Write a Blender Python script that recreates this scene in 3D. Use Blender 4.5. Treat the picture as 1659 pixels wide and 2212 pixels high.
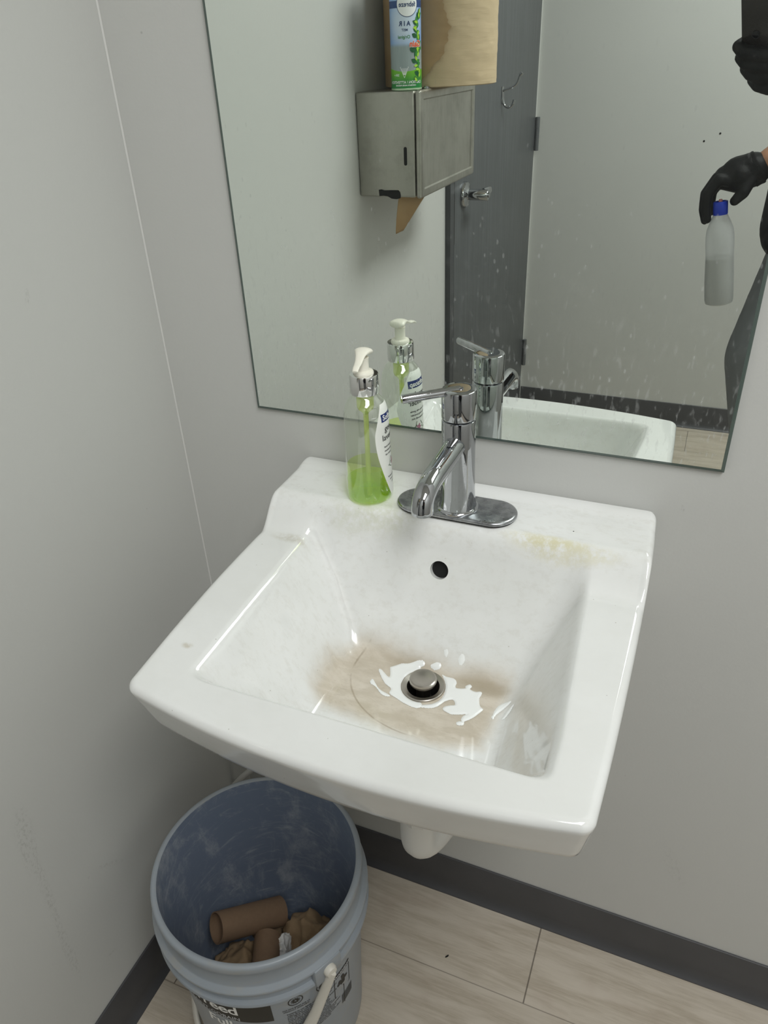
import bpy, bmesh, math, random
import numpy as np
from mathutils import Vector, Matrix, noise, Quaternion

random.seed(7)
SC = bpy.context.scene
COL = SC.collection
for o in list(bpy.data.objects):
    bpy.data.objects.remove(o)

# ------------------------------------------------------------------ camera
CAM = Vector((0.6458, -0.7696, 1.2834))
RIGHT = Vector((0.9221, -0.0, 0.0))          # filled below from the yaw, pitch and roll
def rot_ypr(y, p, r):
    return Matrix.Rotation(y, 3, 'Z') @ Matrix.Rotation(p, 3, 'X') @ Matrix.Rotation(r, 3, 'Y')
RM = rot_ypr(0.4184, -0.5464, 0.0463)
RIGHT, FWD, UP = RM.col[0].copy(), RM.col[1].copy(), RM.col[2].copy()
cd = bpy.data.cameras.new('camera')
cam = bpy.data.objects.new('camera', cd)
COL.objects.link(cam)
cam.matrix_world = Matrix(((RIGHT.x, UP.x, -FWD.x, CAM.x), (RIGHT.y, UP.y, -FWD.y, CAM.y),
                           (RIGHT.z, UP.z, -FWD.z, CAM.z), (0, 0, 0, 1)))
cd.sensor_fit = 'VERTICAL'
cd.sensor_height = 36.0
cd.lens = 1630.24 / 2212 * 36.0
cd.clip_start = 0.02
SC.camera = cam

# ------------------------------------------------------------------ light and exposure
LIGHT_STRENGTH = 15.2
LIGHT_COLOR = (0.985, 1.0, 0.99)
LIGHT_POS = (1.22, -1.24, 2.44)
LIGHT_SIZE = (0.60, 1.20)
vs = SC.view_settings
vs.view_transform = 'Standard'
vs.look = 'None'
vs.exposure = 0.0
vs.gamma = 1.0
vs.use_curve_mapping = False
world = bpy.data.worlds.new('world')
SC.world = world
world.use_nodes = True
world.node_tree.nodes['Background'].inputs[0].default_value = (0.02, 0.02, 0.02, 1)
try:
    SC.cycles.max_bounces = 14
    SC.cycles.diffuse_bounces = 6
    SC.cycles.glossy_bounces = 6
    SC.cycles.transmission_bounces = 8
    SC.cycles.transparent_max_bounces = 24
    SC.cycles.caustics_reflective = True
    SC.cycles.caustics_refractive = False
except Exception:
    pass

# ------------------------------------------------------------------ helpers: objects
def link(name, me, mat=None, parent=None, loc=None):
    o = bpy.data.objects.new(name, me)
    COL.objects.link(o)
    if mat is not None:
        if isinstance(mat, (list, tuple)):
            for m in mat:
                me.materials.append(m)
        else:
            me.materials.append(mat)
    if parent is not None:
        o.parent = parent
    if loc is not None:
        o.location = loc
    return o

def tag(o, label=None, cat=None, group=None, kind=None):
    if label: o['label'] = label
    if cat: o['category'] = cat
    if group: o['group'] = group
    if kind: o['kind'] = kind
    return o

def thing(name, label, cat, loc=(0, 0, 0), group=None, rot=None):
    o = bpy.data.objects.new(name, None)
    o.empty_display_size = 0.05
    COL.objects.link(o)
    o.location = loc
    if rot is not None:
        o.rotation_euler = rot
    return tag(o, label, cat, group)

def mesh(name, verts, faces, smooth=False):
    me = bpy.data.meshes.new(name)
    me.from_pydata([tuple(v) for v in verts], [], [tuple(f) for f in faces])
    me.update()
    if smooth:
        me.polygons.foreach_set('use_smooth', [True] * len(me.polygons))
    return me

def from_bm(name, bm, smooth=False):
    me = bpy.data.meshes.new(name)
    bm.normal_update()
    bm.to_mesh(me)
    bm.free()
    if smooth:
        me.polygons.foreach_set('use_smooth', [True] * len(me.polygons))
    return me

def fix_normals(me):
    bm = bmesh.new(); bm.from_mesh(me)
    bmesh.ops.recalc_face_normals(bm, faces=bm.faces)
    bm.to_mesh(me); bm.free()
    return me

def sharp(me, deg=35):
    """smooth shading with hard edges over the angle"""
    bm = bmesh.new(); bm.from_mesh(me)
    for f in bm.faces: f.smooth = True
    for e in bm.edges:
        if len(e.link_faces) == 2 and e.calc_face_angle(0) > math.radians(deg):
            e.smooth = False
    bm.to_mesh(me); bm.free()
    return me

def bm_box(bm, lo, hi, M=None):
    vs_ = [Vector((x, y, z)) for z in (lo[2], hi[2]) for y in (lo[1], hi[1]) for x in (lo[0], hi[0])]
    if M is not None: vs_ = [M @ v for v in vs_]
    b = [bm.verts.new(v) for v in vs_]
    fs = [(0, 2, 3, 1), (4, 5, 7, 6), (0, 1, 5, 4), (2, 6, 7, 3), (0, 4, 6, 2), (1, 3, 7, 5)]
    return [bm.faces.new([b[i] for i in f]) for f in fs]

def box_mesh(name, lo, hi, bevel=0.0, segs=3):
    bm = bmesh.new()
    bm_box(bm, lo, hi)
    if bevel > 0:
        bmesh.ops.bevel(bm, geom=list(bm.edges), offset=bevel, segments=segs, profile=0.5, affect='EDGES')
    me = from_bm(name, bm)
    return sharp(me, 40) if bevel > 0 else me

def lathe(name, prof, n=96, closed=False, hard=35):
    """prof: list of (r, z) from bottom to top; r=0 ends become poles"""
    verts, faces, rings = [], [], []
    for r, z in prof:
        if r < 1e-7:
            rings.append([len(verts)]); verts.append((0, 0, z))
        else:
            rings.append(list(range(len(verts), len(verts) + n)))
            for k in range(n):
                a = 2 * math.pi * k / n
                verts.append((r * math.cos(a), r * math.sin(a), z))
    pairs = list(zip(rings[:-1], rings[1:]))
    if closed: pairs.append((rings[-1], rings[0]))
    for a, b in pairs:
        for k in range(n):
            k2 = (k + 1) % n
            if len(a) == 1 and len(b) == 1: continue
            if len(a) == 1: faces.append((a[0], b[k2], b[k]))
            elif len(b) == 1: faces.append((a[k], a[k2], b[0]))
            else: faces.append((a[k], a[k2], b[k2], b[k]))
    me = mesh(name, verts, faces, True)
    fix_normals(me)
    return sharp(me, hard)

def catmull(pts, sub=8):
    P = [Vector(p) for p in pts]
    if len(P) < 3: return P
    out = []
    Q = [2 * P[0] - P[1]] + P + [2 * P[-1] - P[-2]]
    for i in range(1, len(Q) - 2):
        p0, p1, p2, p3 = Q[i - 1:i + 3]
        for k in range(sub):
            t = k / sub
            out.append(0.5 * (2 * p1 + (p2 - p0) * t + (2 * p0 - 5 * p1 + 4 * p2 - p3) * t * t + (3 * p1 - p0 - 3 * p2 + p3) * t ** 3))
    out.append(P[-1])
    return out

def sweep(pts, radii, n=24, caps=True, flat=None, up=None):
    """tube along pts; radii a number or list. flat=(a,b) gives an elliptic section"""
    P = [Vector(p) for p in pts]
    m = len(P)
    R = [radii] * m if isinstance(radii, (int, float)) else list(radii)
    T = []
    for i in range(m):
        T.append((P[min(i + 1, m - 1)] - P[max(i - 1, 0)]).normalized())
    ref = Vector(up) if up is not None else (Vector((0, 0, 1)) if abs(T[0].z) < 0.9 else Vector((1, 0, 0)))
    N = (ref - T[0] * ref.dot(T[0])).normalized()
    verts, faces = [], []
    fa, fb = flat if flat else (1, 1)
    for i in range(m):
        if i:
            q = T[i - 1].rotation_difference(T[i])
            N = (q @ N).normalized()
        B = T[i].cross(N)
        for k in range(n):
            a = 2 * math.pi * k / n
            verts.append(P[i] + (N * math.cos(a) * fa + B * math.sin(a) * fb) * R[i])
    for i in range(m - 1):
        for k in range(n):
            k2 = (k + 1) % n
            faces.append((i * n + k, i * n + k2, (i + 1) * n + k2, (i + 1) * n + k))
    if caps:
        faces.append(tuple(range(n - 1, -1, -1)))
        faces.append(tuple((m - 1) * n + k for k in range(n)))
    return verts, faces

def tube_mesh(name, pts, radii, n=24, caps=True, flat=None, up=None, hard=50):
    v, f = sweep(pts, radii, n, caps, flat, up)
    me = mesh(name, v, f, True)
    fix_normals(me)
    return sharp(me, hard)

def capsule(a, b, ra, rb, n=16, flat=None, up=None):
    """tapered limb with rounded ends"""
    a, b = Vector(a), Vector(b)
    d = (b - a).normalized()
    pts, rs = [], []
    for k in range(5):
        t = math.pi / 2 * k / 5
        pts.append(a - d * ra * math.cos(t)); rs.append(max(ra * math.sin(t), ra * 0.05))
    pts.append(a); rs.append(ra); pts.append(b); rs.append(rb)
    for k in range(4, -1, -1):
        t = math.pi / 2 * k / 5
        pts.append(b + d * rb * math.cos(t)); rs.append(max(rb * math.sin(t), rb * 0.05))
    return sweep(pts, rs, n, True, flat, up)

def fuse(name, pieces, voxel, smooth_it=6, factor=0.5):
    """overlapping closed shapes -> one continuous skin"""
    V, F = [], []
    for v, f in pieces:
        o = len(V)
        V += list(v); F += [tuple(i + o for i in q) for q in f]
    me = mesh(name + '_raw', V, F)
    fix_normals(me)
    t = bpy.data.objects.new('tmp', me)
    COL.objects.link(t)
    r = t.modifiers.new('r', 'REMESH'); r.mode = 'VOXEL'; r.voxel_size = voxel
    s = t.modifiers.new('s', 'SMOOTH'); s.iterations = smooth_it; s.factor = factor
    dg = bpy.context.evaluated_depsgraph_get(); dg.update()
    out = bpy.data.meshes.new_from_object(t.evaluated_get(dg))
    out.name = name
    bpy.data.objects.remove(t)
    bpy.data.meshes.remove(me)
    out.materials.clear()
    out.polygons.foreach_set('use_smooth', [True] * len(out.polygons))
    return out

def text_geo(s, size, bold=0.0, align='CENTER', spacing=1.0):
    cu = bpy.data.curves.new('t', 'FONT')
    cu.body = s; cu.size = size; cu.align_x = align; cu.align_y = 'CENTER'
    cu.offset = bold; cu.space_character = spacing
    cu.resolution_u = 3
    t = bpy.data.objects.new('t', cu)
    COL.objects.link(t)
    dg = bpy.context.evaluated_depsgraph_get(); dg.update()
    me = bpy.data.meshes.new_from_object(t.evaluated_get(dg))
    bm = bmesh.new(); bm.from_mesh(me)
    bmesh.ops.triangulate(bm, faces=bm.faces)
    V = [v.co.copy() for v in bm.verts]
    bm.verts.index_update()
    F = [[v.index for v in f.verts] for f in bm.faces]
    bm.free()
    bpy.data.objects.remove(t); bpy.data.curves.remove(cu); bpy.data.meshes.remove(me)
    return V, F

def wrap(V, R, az, z0, shear=0.0):
    """lay flat (x, y) drawing round a vertical cylinder: x runs along the arc"""
    out = []
    Rf = R if callable(R) else (lambda z: R)
    for v in V:
        z = z0 + v[1] + shear * v[0]
        r = Rf(z)
        a = az + v[0] / r
        out.append(Vector((r * math.cos(a), r * math.sin(a), z)))
    return out

def grid_patch(outline_x, y0, y1, nx=20, ny=20):
    """flat patch whose left and right limits are functions of y"""
    V, F = [], []
    for j in range(ny + 1):
        y = y0 + (y1 - y0) * j / ny
        a, b = outline_x(y)
        for i in range(nx + 1):
            V.append(Vector((a + (b - a) * i / nx, y, 0)))
    for j in range(ny):
        for i in range(nx):
            k = j * (nx + 1) + i
            F.append((k, k + 1, k + nx + 2, k + nx + 1))
    return V, F

def rect(x0, x1, y0, y1, nx=12, ny=1):
    return grid_patch(lambda y: (x0, x1), y0, y1, nx, ny)

def disc(cx, cy, r, n=28, rings=3, ry=None):
    ry = ry or r
    V = [Vector((cx, cy, 0))]; F = []
    for j in range(1, rings + 1):
        for k in range(n):
            a = 2 * math.pi * k / n
            V.append(Vector((cx + r * j / rings * math.cos(a), cy + ry * j / rings * math.sin(a), 0)))
    for k in range(n): F.append((0, 1 + k, 1 + (k + 1) % n))
    for j in range(rings - 1):
        for k in range(n):
            a, b = 1 + j * n + k, 1 + j * n + (k + 1) % n
            F.append((a, a + n, b + n, b))
    return V, F

def ringpatch(cx, cy, r0, r1, n=32):
    V, F = [], []
    for r in (r0, r1):
        for k in range(n):
            a = 2 * math.pi * k / n
            V.append(Vector((cx + r * math.cos(a), cy + r * math.sin(a), 0)))
    for k in range(n):
        F.append((k, n + k, n + (k + 1) % n, (k + 1) % n))
    return V, F

def join_geo(*gs):
    V, F = [], []
    for v, f in gs:
        o = len(V); V += list(v); F += [tuple(i + o for i in q) for q in f]
    return V, F

# ------------------------------------------------------------------ helpers: materials
def srgb(r, g=None, b=None):
    if isinstance(r, str):
        r = r.lstrip('#'); r, g, b = (int(r[i:i + 2], 16) for i in (0, 2, 4))
    f = lambda c: (c / 255 / 12.92) if c / 255 <= 0.04045 else ((c / 255 + 0.055) / 1.055) ** 2.4
    return (f(r), f(g), f(b), 1.0)

class M:
    """a material and a short way to wire its nodes"""
    def __init__(s, name, color=(.8, .8, .8, 1), rough=.5, metal=0., **kw):
        s.m = bpy.data.materials.new(name)
        s.m.use_nodes = True
        s.nt = s.m.node_tree
        s.p = s.nt.nodes['Principled BSDF']
        s.out = s.nt.nodes['Material Output']
        s.p.inputs['Base Color'].default_value = color
        s.p.inputs['Roughness'].default_value = rough
        s.p.inputs['Metallic'].default_value = metal
        for k, v in kw.items():
            s.p.inputs[k].default_value = v
    def n(s, t, **kw):
        nd = s.nt.nodes.new(t)
        for k, v in kw.items(): setattr(nd, k, v)
        return nd
    def l(s, a, b): s.nt.links.new(a, b)
    def put(s, sock, v):
        if hasattr(v, 'is_output') or isinstance(v, bpy.types.NodeSocket): s.l(v, sock)
        else: sock.default_value = v
    def pos(s, scale=(1, 1, 1), loc=(0, 0, 0), space='Object'):
        tc = s.n('ShaderNodeTexCoord'); mp = s.n('ShaderNodeMapping')
        mp.inputs['Scale'].default_value = scale; mp.inputs['Location'].default_value = loc
        s.l(tc.outputs[space], mp.inputs[0])
        return mp.outputs[0]
    def noise(s, vec, scale=5, detail=4, rough=.55, dist=0.):
        nd = s.n('ShaderNodeTexNoise')
        nd.inputs['Scale'].default_value = scale; nd.inputs['Detail'].default_value = detail
        nd.inputs['Roughness'].default_value = rough; nd.inputs['Distortion'].default_value = dist
        s.l(vec, nd.inputs['Vector'])
        return nd.outputs['Fac']
    def voro(s, vec, scale=5, feature='F1', rnd=1.):
        nd = s.n('ShaderNodeTexVoronoi', feature=feature)
        nd.inputs['Scale'].default_value = scale; nd.inputs['Randomness'].default_value = rnd
        s.l(vec, nd.inputs['Vector'])
        return nd.outputs['Distance']
    def ramp(s, f, a, b, lo=0., hi=1.):
        nd = s.n('ShaderNodeMapRange', clamp=True, interpolation_type='SMOOTHSTEP')
        s.l(f, nd.inputs[0])
        for i, v in zip((1, 2, 3, 4), (a, b, lo, hi)): nd.inputs[i].default_value = v
        return nd.outputs[0]
    def math(s, op, a, b=0.):
        nd = s.n('ShaderNodeMath', operation=op)
        s.put(nd.inputs[0], a); s.put(nd.inputs[1], b)
        return nd.outputs[0]
    def mix(s, f, a, b):
        nd = s.n('ShaderNodeMix', data_type='RGBA')
        s.put(nd.inputs[0], f); s.put(nd.inputs[6], a); s.put(nd.inputs[7], b)
        return nd.outputs[2]
    def xyz(s, space='Object'):
        tc = s.n('ShaderNodeTexCoord'); sp = s.n('ShaderNodeSeparateXYZ')
        s.l(tc.outputs[space], sp.inputs[0])
        return sp.outputs
    def attr(s, name):
        a = s.n('ShaderNodeAttribute', attribute_name=name)
        return a.outputs['Fac']
    def color(s, v): s.put(s.p.inputs['Base Color'], v)
    def rough(s, v): s.put(s.p.inputs['Roughness'], v)
    def bump(s, h, strength=.2, dist=.001):
        b = s.n('ShaderNodeBump')
        b.inputs['Strength'].default_value = strength; b.inputs['Distance'].default_value = dist
        s.l(h, b.inputs['Height']); s.l(b.outputs[0], s.p.inputs['Normal'])
    def spot(s, p, r, soft=.3, squash=(1, 1, 1), rz=0.0, axis='Z'):
        """1 inside an ellipsoid round p, 0 outside"""
        tc = s.n('ShaderNodeTexCoord')
        sub = s.n('ShaderNodeVectorMath', operation='SUBTRACT')
        s.l(tc.outputs['Object'], sub.inputs[0]); sub.inputs[1].default_value = p
        v = sub.outputs[0]
        if rz:
            ro = s.n('ShaderNodeVectorRotate', rotation_type=axis + '_AXIS')
            s.l(v, ro.inputs['Vector']); ro.inputs['Angle'].default_value = rz
            v = ro.outputs[0]
        mu = s.n('ShaderNodeVectorMath', operation='MULTIPLY')
        s.l(v, mu.inputs[0]); mu.inputs[1].default_value = squash
        ln = s.n('ShaderNodeVectorMath', operation='LENGTH')
        s.l(mu.outputs[0], ln.inputs[0])
        return s.ramp(ln.outputs['Value'], r * (1 - soft), r * (1 + soft), 1., 0.)

def plain(name, col, rough=.5, metal=0., **kw):
    return M(name, srgb(col) if isinstance(col, str) else col, rough, metal, **kw).m

# wall paint
def wall_paint(name, marks=()):
    w = M(name, srgb('#c3c4c1'), .55)
    P = w.pos()
    big = w.noise(P, 2.2, 3)
    col = w.mix(big, srgb('#c0c1be'), srgb('#c7c7c4'))
    speck = w.ramp(w.voro(P, 22), .02, .035, 1., 0.)
    rare = w.ramp(w.noise(P, 6.5, 1), .62, .66)
    col = w.mix(w.math('MULTIPLY', w.math('MULTIPLY', speck, rare), .35), col, srgb('#6f6c69'))
    for (p, r, sq, rz, ax, amt) in marks:
        sm = w.spot(p, r, .5, sq, rz, ax)
        br = w.ramp(w.noise(w.pos((1, 1, .6)), 240, 4, .75), .46, .68)
        col = w.mix(w.math('MULTIPLY', w.math('MULTIPLY', sm, br), amt * .55), col, srgb('#6a6761'))
    w.color(col)
    w.bump(w.noise(P, 260, 2), .12, .0012)
    return w.m

MARKS_LEFT = [((0, -.4205, .490), .030, (1, 2.6, .62), .12, 'X', .5), ((0, -.4235, .400), .035, (1, 5.5, .6), .06, 'X', .42),
              ((0, -.4295, .300), .05, (1, 9, .7), .06, 'X', .5), ((0, -.4275, .232), .02, (1, 7, .7), .1, 'X', .45),
              ((0, -.3275, .315), .018, (1, 5, .7), -.8, 'X', .5), ((0, -.373, .167), .008, (1, .8, 2.5), .4, 'X', .45),
              ((0, -.3655, .3376), .0022, (1, 1.5, .8), 0, 'X', .9), ((0, -.195, 1.084), .009, (1, 3, .8), .3, 'X', .5)]
M_WALL = wall_paint('grey_wall_paint', [((.6524, 0, .4096), .0011, (1, 1, 1), 0, 'Y', 1.8), ((.745, 0, .5156), .0008, (1, 1, 1), 0, 'Y', 1.6), ((.66, 0, .846), .003, (2, 1, .6), .3, 'Y', .8), ((.41, 0, .868), .02, (1, 1, 4), 0, 'Y', .35), ((.74, 0, .25), .03, (3, 1, .7), .4, 'Y', .2)])
M_WALL_LEFT = wall_paint('grey_wall_paint_scuffed', MARKS_LEFT)
M_CEIL = plain('ceiling_paint', '#dcdad4', .8)
M_CAULK = plain('corner_caulk', '#cdcdca', .5)

# floor: pale wood-look planks
f = M('wood_look_plank', srgb('#b5a697'), .5)
ox = f.xyz()
row = f.math('FLOOR', f.math('DIVIDE', f.math('ADD', ox[1], .141), .178))
sh = f.math('MULTIPLY', f.math('SINE', f.math('MULTIPLY', row, 12.9898)), 1.3)
cx_ = f.math('DIVIDE', f.math('SUBTRACT', f.math('SUBTRACT', ox[0], .566), sh), 1.2)
# the row by the wall breaks at x = 0.566
sh0 = f.math('SUBTRACT', cx_, 0)
colm = f.math('FLOOR', cx_)
rid = f.math('FRACT', f.math('ADD', f.math('MULTIPLY', row, .37), f.math('MULTIPLY', colm, .61)))
P1 = f.pos((3.0, 38, 1)); P2 = f.pos((1.2, 9, 1)); P3 = f.pos((1, 1, 1))
g1 = f.noise(P1, 6, 6, .65, .6); g2 = f.noise(P2, 5, 4, .6, .4); g3 = f.noise(P3, 9, 3)
c1 = f.mix(f.ramp(g1, .35, .7), srgb('#b3a898'), srgb('#c3b9aa'))
c2 = f.mix(f.ramp(g2, .4, .7), c1, srgb('#c8beb0'))
c2 = f.mix(f.math('MULTIPLY', f.ramp(g2, .5, .25), .22), c2, srgb('#9b8b79'))
c2 = f.mix(f.math('MULTIPLY', f.ramp(g3, .55, .75), .2), c2, srgb('#93786a'))
c2 = f.mix(f.math('MULTIPLY', rid, .14), c2, srgb('#8f8578'))
fx = f.math('ABSOLUTE', f.math('SUBTRACT', f.math('FRACT', f.math('ADD', cx_, .5)), .5))
sx = f.ramp(f.math('MULTIPLY', fx, 1.2), .0006, .0016, 1., 0.)
fy = f.math('ABSOLUTE', f.math('SUBTRACT', f.math('FRACT', f.math('ADD', f.math('DIVIDE', f.math('ADD', ox[1], .141), .178), .5)), .5))
sy = f.ramp(f.math('MULTIPLY', fy, .178), .0004, .0012, .7, 0.)
seam = f.math('MAXIMUM', sx, sy)
f.color(f.mix(f.math('MULTIPLY', seam, .75), c2, srgb('#4c433a')))
f.rough(f.ramp(g1, .2, .8, .42, .6))
f.bump(g1, .08, .001)
M_FLOOR = f.m

# rubber cove base
b_ = M('charcoal_rubber', srgb('#47474a'), .45)
P = b_.pos()
b_.color(b_.mix(b_.noise(P, 14, 3), srgb('#414143'), srgb('#4d4d50')))
b_.bump(b_.noise(P, 300, 2), .05, .0008)
M_RUBBER = b_.m

# porcelain with dirt
s = M('white_porcelain', srgb('#f1f1ef'), .1)
s.p.inputs['Coat Weight'].default_value = .35
s.p.inputs['Coat Roughness'].default_value = .04
P = s.pos()
Px = s.pos((1, 2.4, 1))
stain = s.attr('stain')
edge_n = s.noise(P, 34, 5, .6)
st = s.ramp(s.math('ADD', stain, s.math('MULTIPLY', s.math('SUBTRACT', edge_n, .5), .55)), .1, 1.0)
cloud = s.noise(s.pos((1, 2.2, 1)), 26, 5, .62, .5)
beige = s.mix(s.ramp(cloud, .35, .68), srgb('#bfb29d'), srgb('#d3c8b7'))
fine = s.ramp(s.noise(s.pos((1, 3, 1)), 220, 2, .6), .56, .72)
beige = s.mix(s.math('MULTIPLY', fine, .28), beige, srgb('#a3937c'))
dark = s.math('MAXIMUM', s.spot((.492, -.166, .674), .03, .7, (1, 2.6, 1)), s.math('MULTIPLY', s.spot((.395, -.158, .674), .02, .8, (1, 2.2, 1)), .8))
beige = s.mix(s.math('MULTIPLY', dark, .55), beige, srgb('#8a7650'))
col = s.mix(s.ramp(s.noise(P, 7, 4), .35, .7), srgb('#ebeceb'), srgb('#e4e5e3'))
# greyish film of dirt in the bowl and on the deck
film = s.attr('film')
grime = s.ramp(s.noise(s.pos((1, 1.8, 1)), 75, 6, .72), .46, .70)
col = s.mix(s.math('MULTIPLY', s.math('MULTIPLY', film, grime), .2), col, srgb('#b9b3a5'))
col = s.mix(s.math('MULTIPLY', st, .85), col, beige)
# ring left in the basin
sub = s.n('ShaderNodeVectorMath', operation='SUBTRACT')
tc = s.n('ShaderNodeTexCoord'); s.l(tc.outputs['Object'], sub.inputs[0]); sub.inputs[1].default_value = (.438, -.180, .675)
mu = s.n('ShaderNodeVectorMath', operation='MULTIPLY'); s.l(sub.outputs[0], mu.inputs[0]); mu.inputs[1].default_value = (.85, 1.05, 0)
ln = s.n('ShaderNodeVectorMath', operation='LENGTH'); s.l(mu.outputs[0], ln.inputs[0])
rg = s.ramp(s.math('ABSOLUTE', s.math('SUBTRACT', ln.outputs['Value'], .0845)), .0003, .0014, 1., 0.)
rg = s.math('MULTIPLY', rg, s.ramp(s.noise(P, 50, 2), .35, .6))
rg = s.math('MULTIPLY', rg, s.ramp(stain, .2, .7))
rg = s.math('MULTIPLY', rg, s.ramp(s.xyz()[0], .47, .40))
col = s.mix(s.math('MULTIPLY', rg, .5), col, srgb('#8d7c66'))
# specks
sp1 = s.math('MULTIPLY', s.ramp(s.voro(P, 95), .04, .075, 1., 0.), s.ramp(s.noise(P, 60, 1), .60, .64))
col = s.mix(s.math('MULTIPLY', sp1, .5), col, srgb('#7d7364'))
for p, r in (((.571, -.035, .832), .0014), ((.555, -.063, .832), .0011), ((.522, -.052, .832), .0008)):
    col = s.mix(s.spot(p, r, .25), col, srgb('#15120f'))
for p, r, sq, a in (((.226, -.323, .784), .006, (1, 1.6, 1), .5), ((.23, -.18, .788), .0032, (1, 1.3, 1), .8), ((.246, -.221, .787), .003, (1, 1, 1), .35),
                    ((.239, -.127, .797), .016, (.7, 2.2, .8), .35), ((.551, -.090, .828), .03, (.6, 3.4, 1), .36), ((.527, -.085, .828), .022, (.6, 3.4, 1), .32),
                    ((.345, -.085, .83), .03, (1, 1.4, 1), .3), ((.30, -.10, .83), .03, (1, 1.8, 1), .25), ((.458, -.095, .821), .002, (1, 1, 1), .5)):
    m_ = s.math('MULTIPLY', s.spot(p, r, .5, sq), s.ramp(s.noise(P, 120, 4, .7), .3, .62))
    tint = '#c9bf7e' if r > .02 and p[0] > .5 else '#b0a384' if r < .02 else '#b9bd8f'
    col = s.mix(s.math('MULTIPLY', m_, a), col, srgb(tint))
col = s.mix(s.spot((.6285, -.3925, .781), .0018, .3, (.6, 1, 1)), col, srgb('#c98a1c'))
s.color(col)
s.rough(s.mix(st, (.09, .09, .09, 1), (.34, .34, .34, 1)))
M_PORC = s.m

M_DARK = plain('dark_hollow', '#070707', .8)
c_ = M('chrome', srgb('#b6b8bb'), .07, 1.)
P = c_.pos()
sp = c_.ramp(c_.noise(P, 240, 3, .7), .56, .72)
c_.rough(c_.ramp(sp, 0, 1, .05, .22))
c_.color(c_.mix(c_.math('MULTIPLY', sp, .35), srgb('#b4b6b9'), srgb('#a2a2a0')))
M_CHROME = c_.m
c_ = M('dull_chrome', srgb('#8d9094'), .2, 1.)
P = c_.pos()
c_.color(c_.mix(c_.ramp(c_.noise(P, 70, 5, .65), .4, .66), srgb('#b0b2b5'), srgb('#8c8e92')))
c_.rough(c_.ramp(c_.noise(P, 90, 4), .3, .7, .22, .42))
M_DULLCHROME = c_.m
M_BRIGHT = plain('bright_plated_plastic', '#e4e4e2', .08, 1.)
M_DRAIN = plain('worn_drain_metal', '#b3aea7', .3, 1.)
st_ = M('brushed_stainless', srgb('#a9a69d'), .36, 1.)
Pb = st_.pos((30, 30, 2.0)); P = st_.pos()
st_.color(st_.mix(st_.ramp(st_.noise(P, 22, 5, .65), .4, .72), srgb('#b4b2aa'), srgb('#a4a29a')))
st_.rough(st_.ramp(st_.noise(Pb, 8, 4), .3, .7, .3, .44))
st_.bump(st_.noise(Pb, 20, 3), .04, .0006)
M_STEEL = st_.m
M_BLACKRUB = plain('black_gasket', '#0a0a0b', .5)

# mirror: silvered glass, dusty and splashed
m = M('dusty_mirror', (.8, .86, .82, 1), .0, 1.)
g = m.n('ShaderNodeBsdfGlossy'); g.inputs['Color'].default_value = (.91, .965, .915, 1); g.inputs['Roughness'].default_value = .006
d = m.n('ShaderNodeBsdfDiffuse'); d.inputs['Color'].default_value = (.56, .58, .57, 1)
ox = m.xyz()
low = m.ramp(ox[2], 1.36, .93)
mid = m.ramp(ox[2], 1.22, .90)
Pv = m.pos((1, 1, .3)); P = m.pos(); Pd = m.pos((1, 1, .45))
streak = m.math('MULTIPLY', m.ramp(m.noise(Pv, 190, 3, .6), .55, .72), m.math('MULTIPLY', mid, m.math('ADD', m.math('MULTIPLY', mid, .5), .1)))
drop = m.math('MULTIPLY', m.ramp(m.voro(Pd, 150), .10, .22, 1., 0.), m.ramp(m.noise(P, 46, 2), .50, .6))
drop = m.math('MULTIPLY', drop, m.math('MULTIPLY', low, .34))
haze = m.math('MULTIPLY', m.ramp(m.noise(P, 14, 5, .65), .3, .75), .022)
tot = m.math('ADD', m.math('ADD', m.math('MULTIPLY', streak, .5), drop), m.math('ADD', haze, .006))
mx = m.n('ShaderNodeMixShader')
m.l(tot, mx.inputs[0]); m.l(g.outputs[0], mx.inputs[1]); m.l(d.outputs[0], mx.inputs[2]); m.l(mx.outputs[0], m.out.inputs[0])
M_MIRROR = m.m
M_GLASSEDGE = plain('green_edge_and_reflection', '#4d5a55', .12, 0., **{'Specular IOR Level': .8})

# grey door paint
dd = M('grey_door_paint', srgb('#54575a'), .42)
P = dd.pos(); Pv = dd.pos((1, 6, .35))
dd.color(dd.mix(dd.ramp(dd.noise(Pv, 12, 4), .35, .7), srgb('#505355'), srgb('#5a5d60')))
dd.bump(dd.noise(P, 120, 2), .06, .001)
M_DOOR = dd.m
M_FRAME = plain('dark_grey_frame_paint', '#3c3e41', .45)
M_HINGE = plain('painted_steel_hinge', '#6a6d70', .4, .5)

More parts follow.
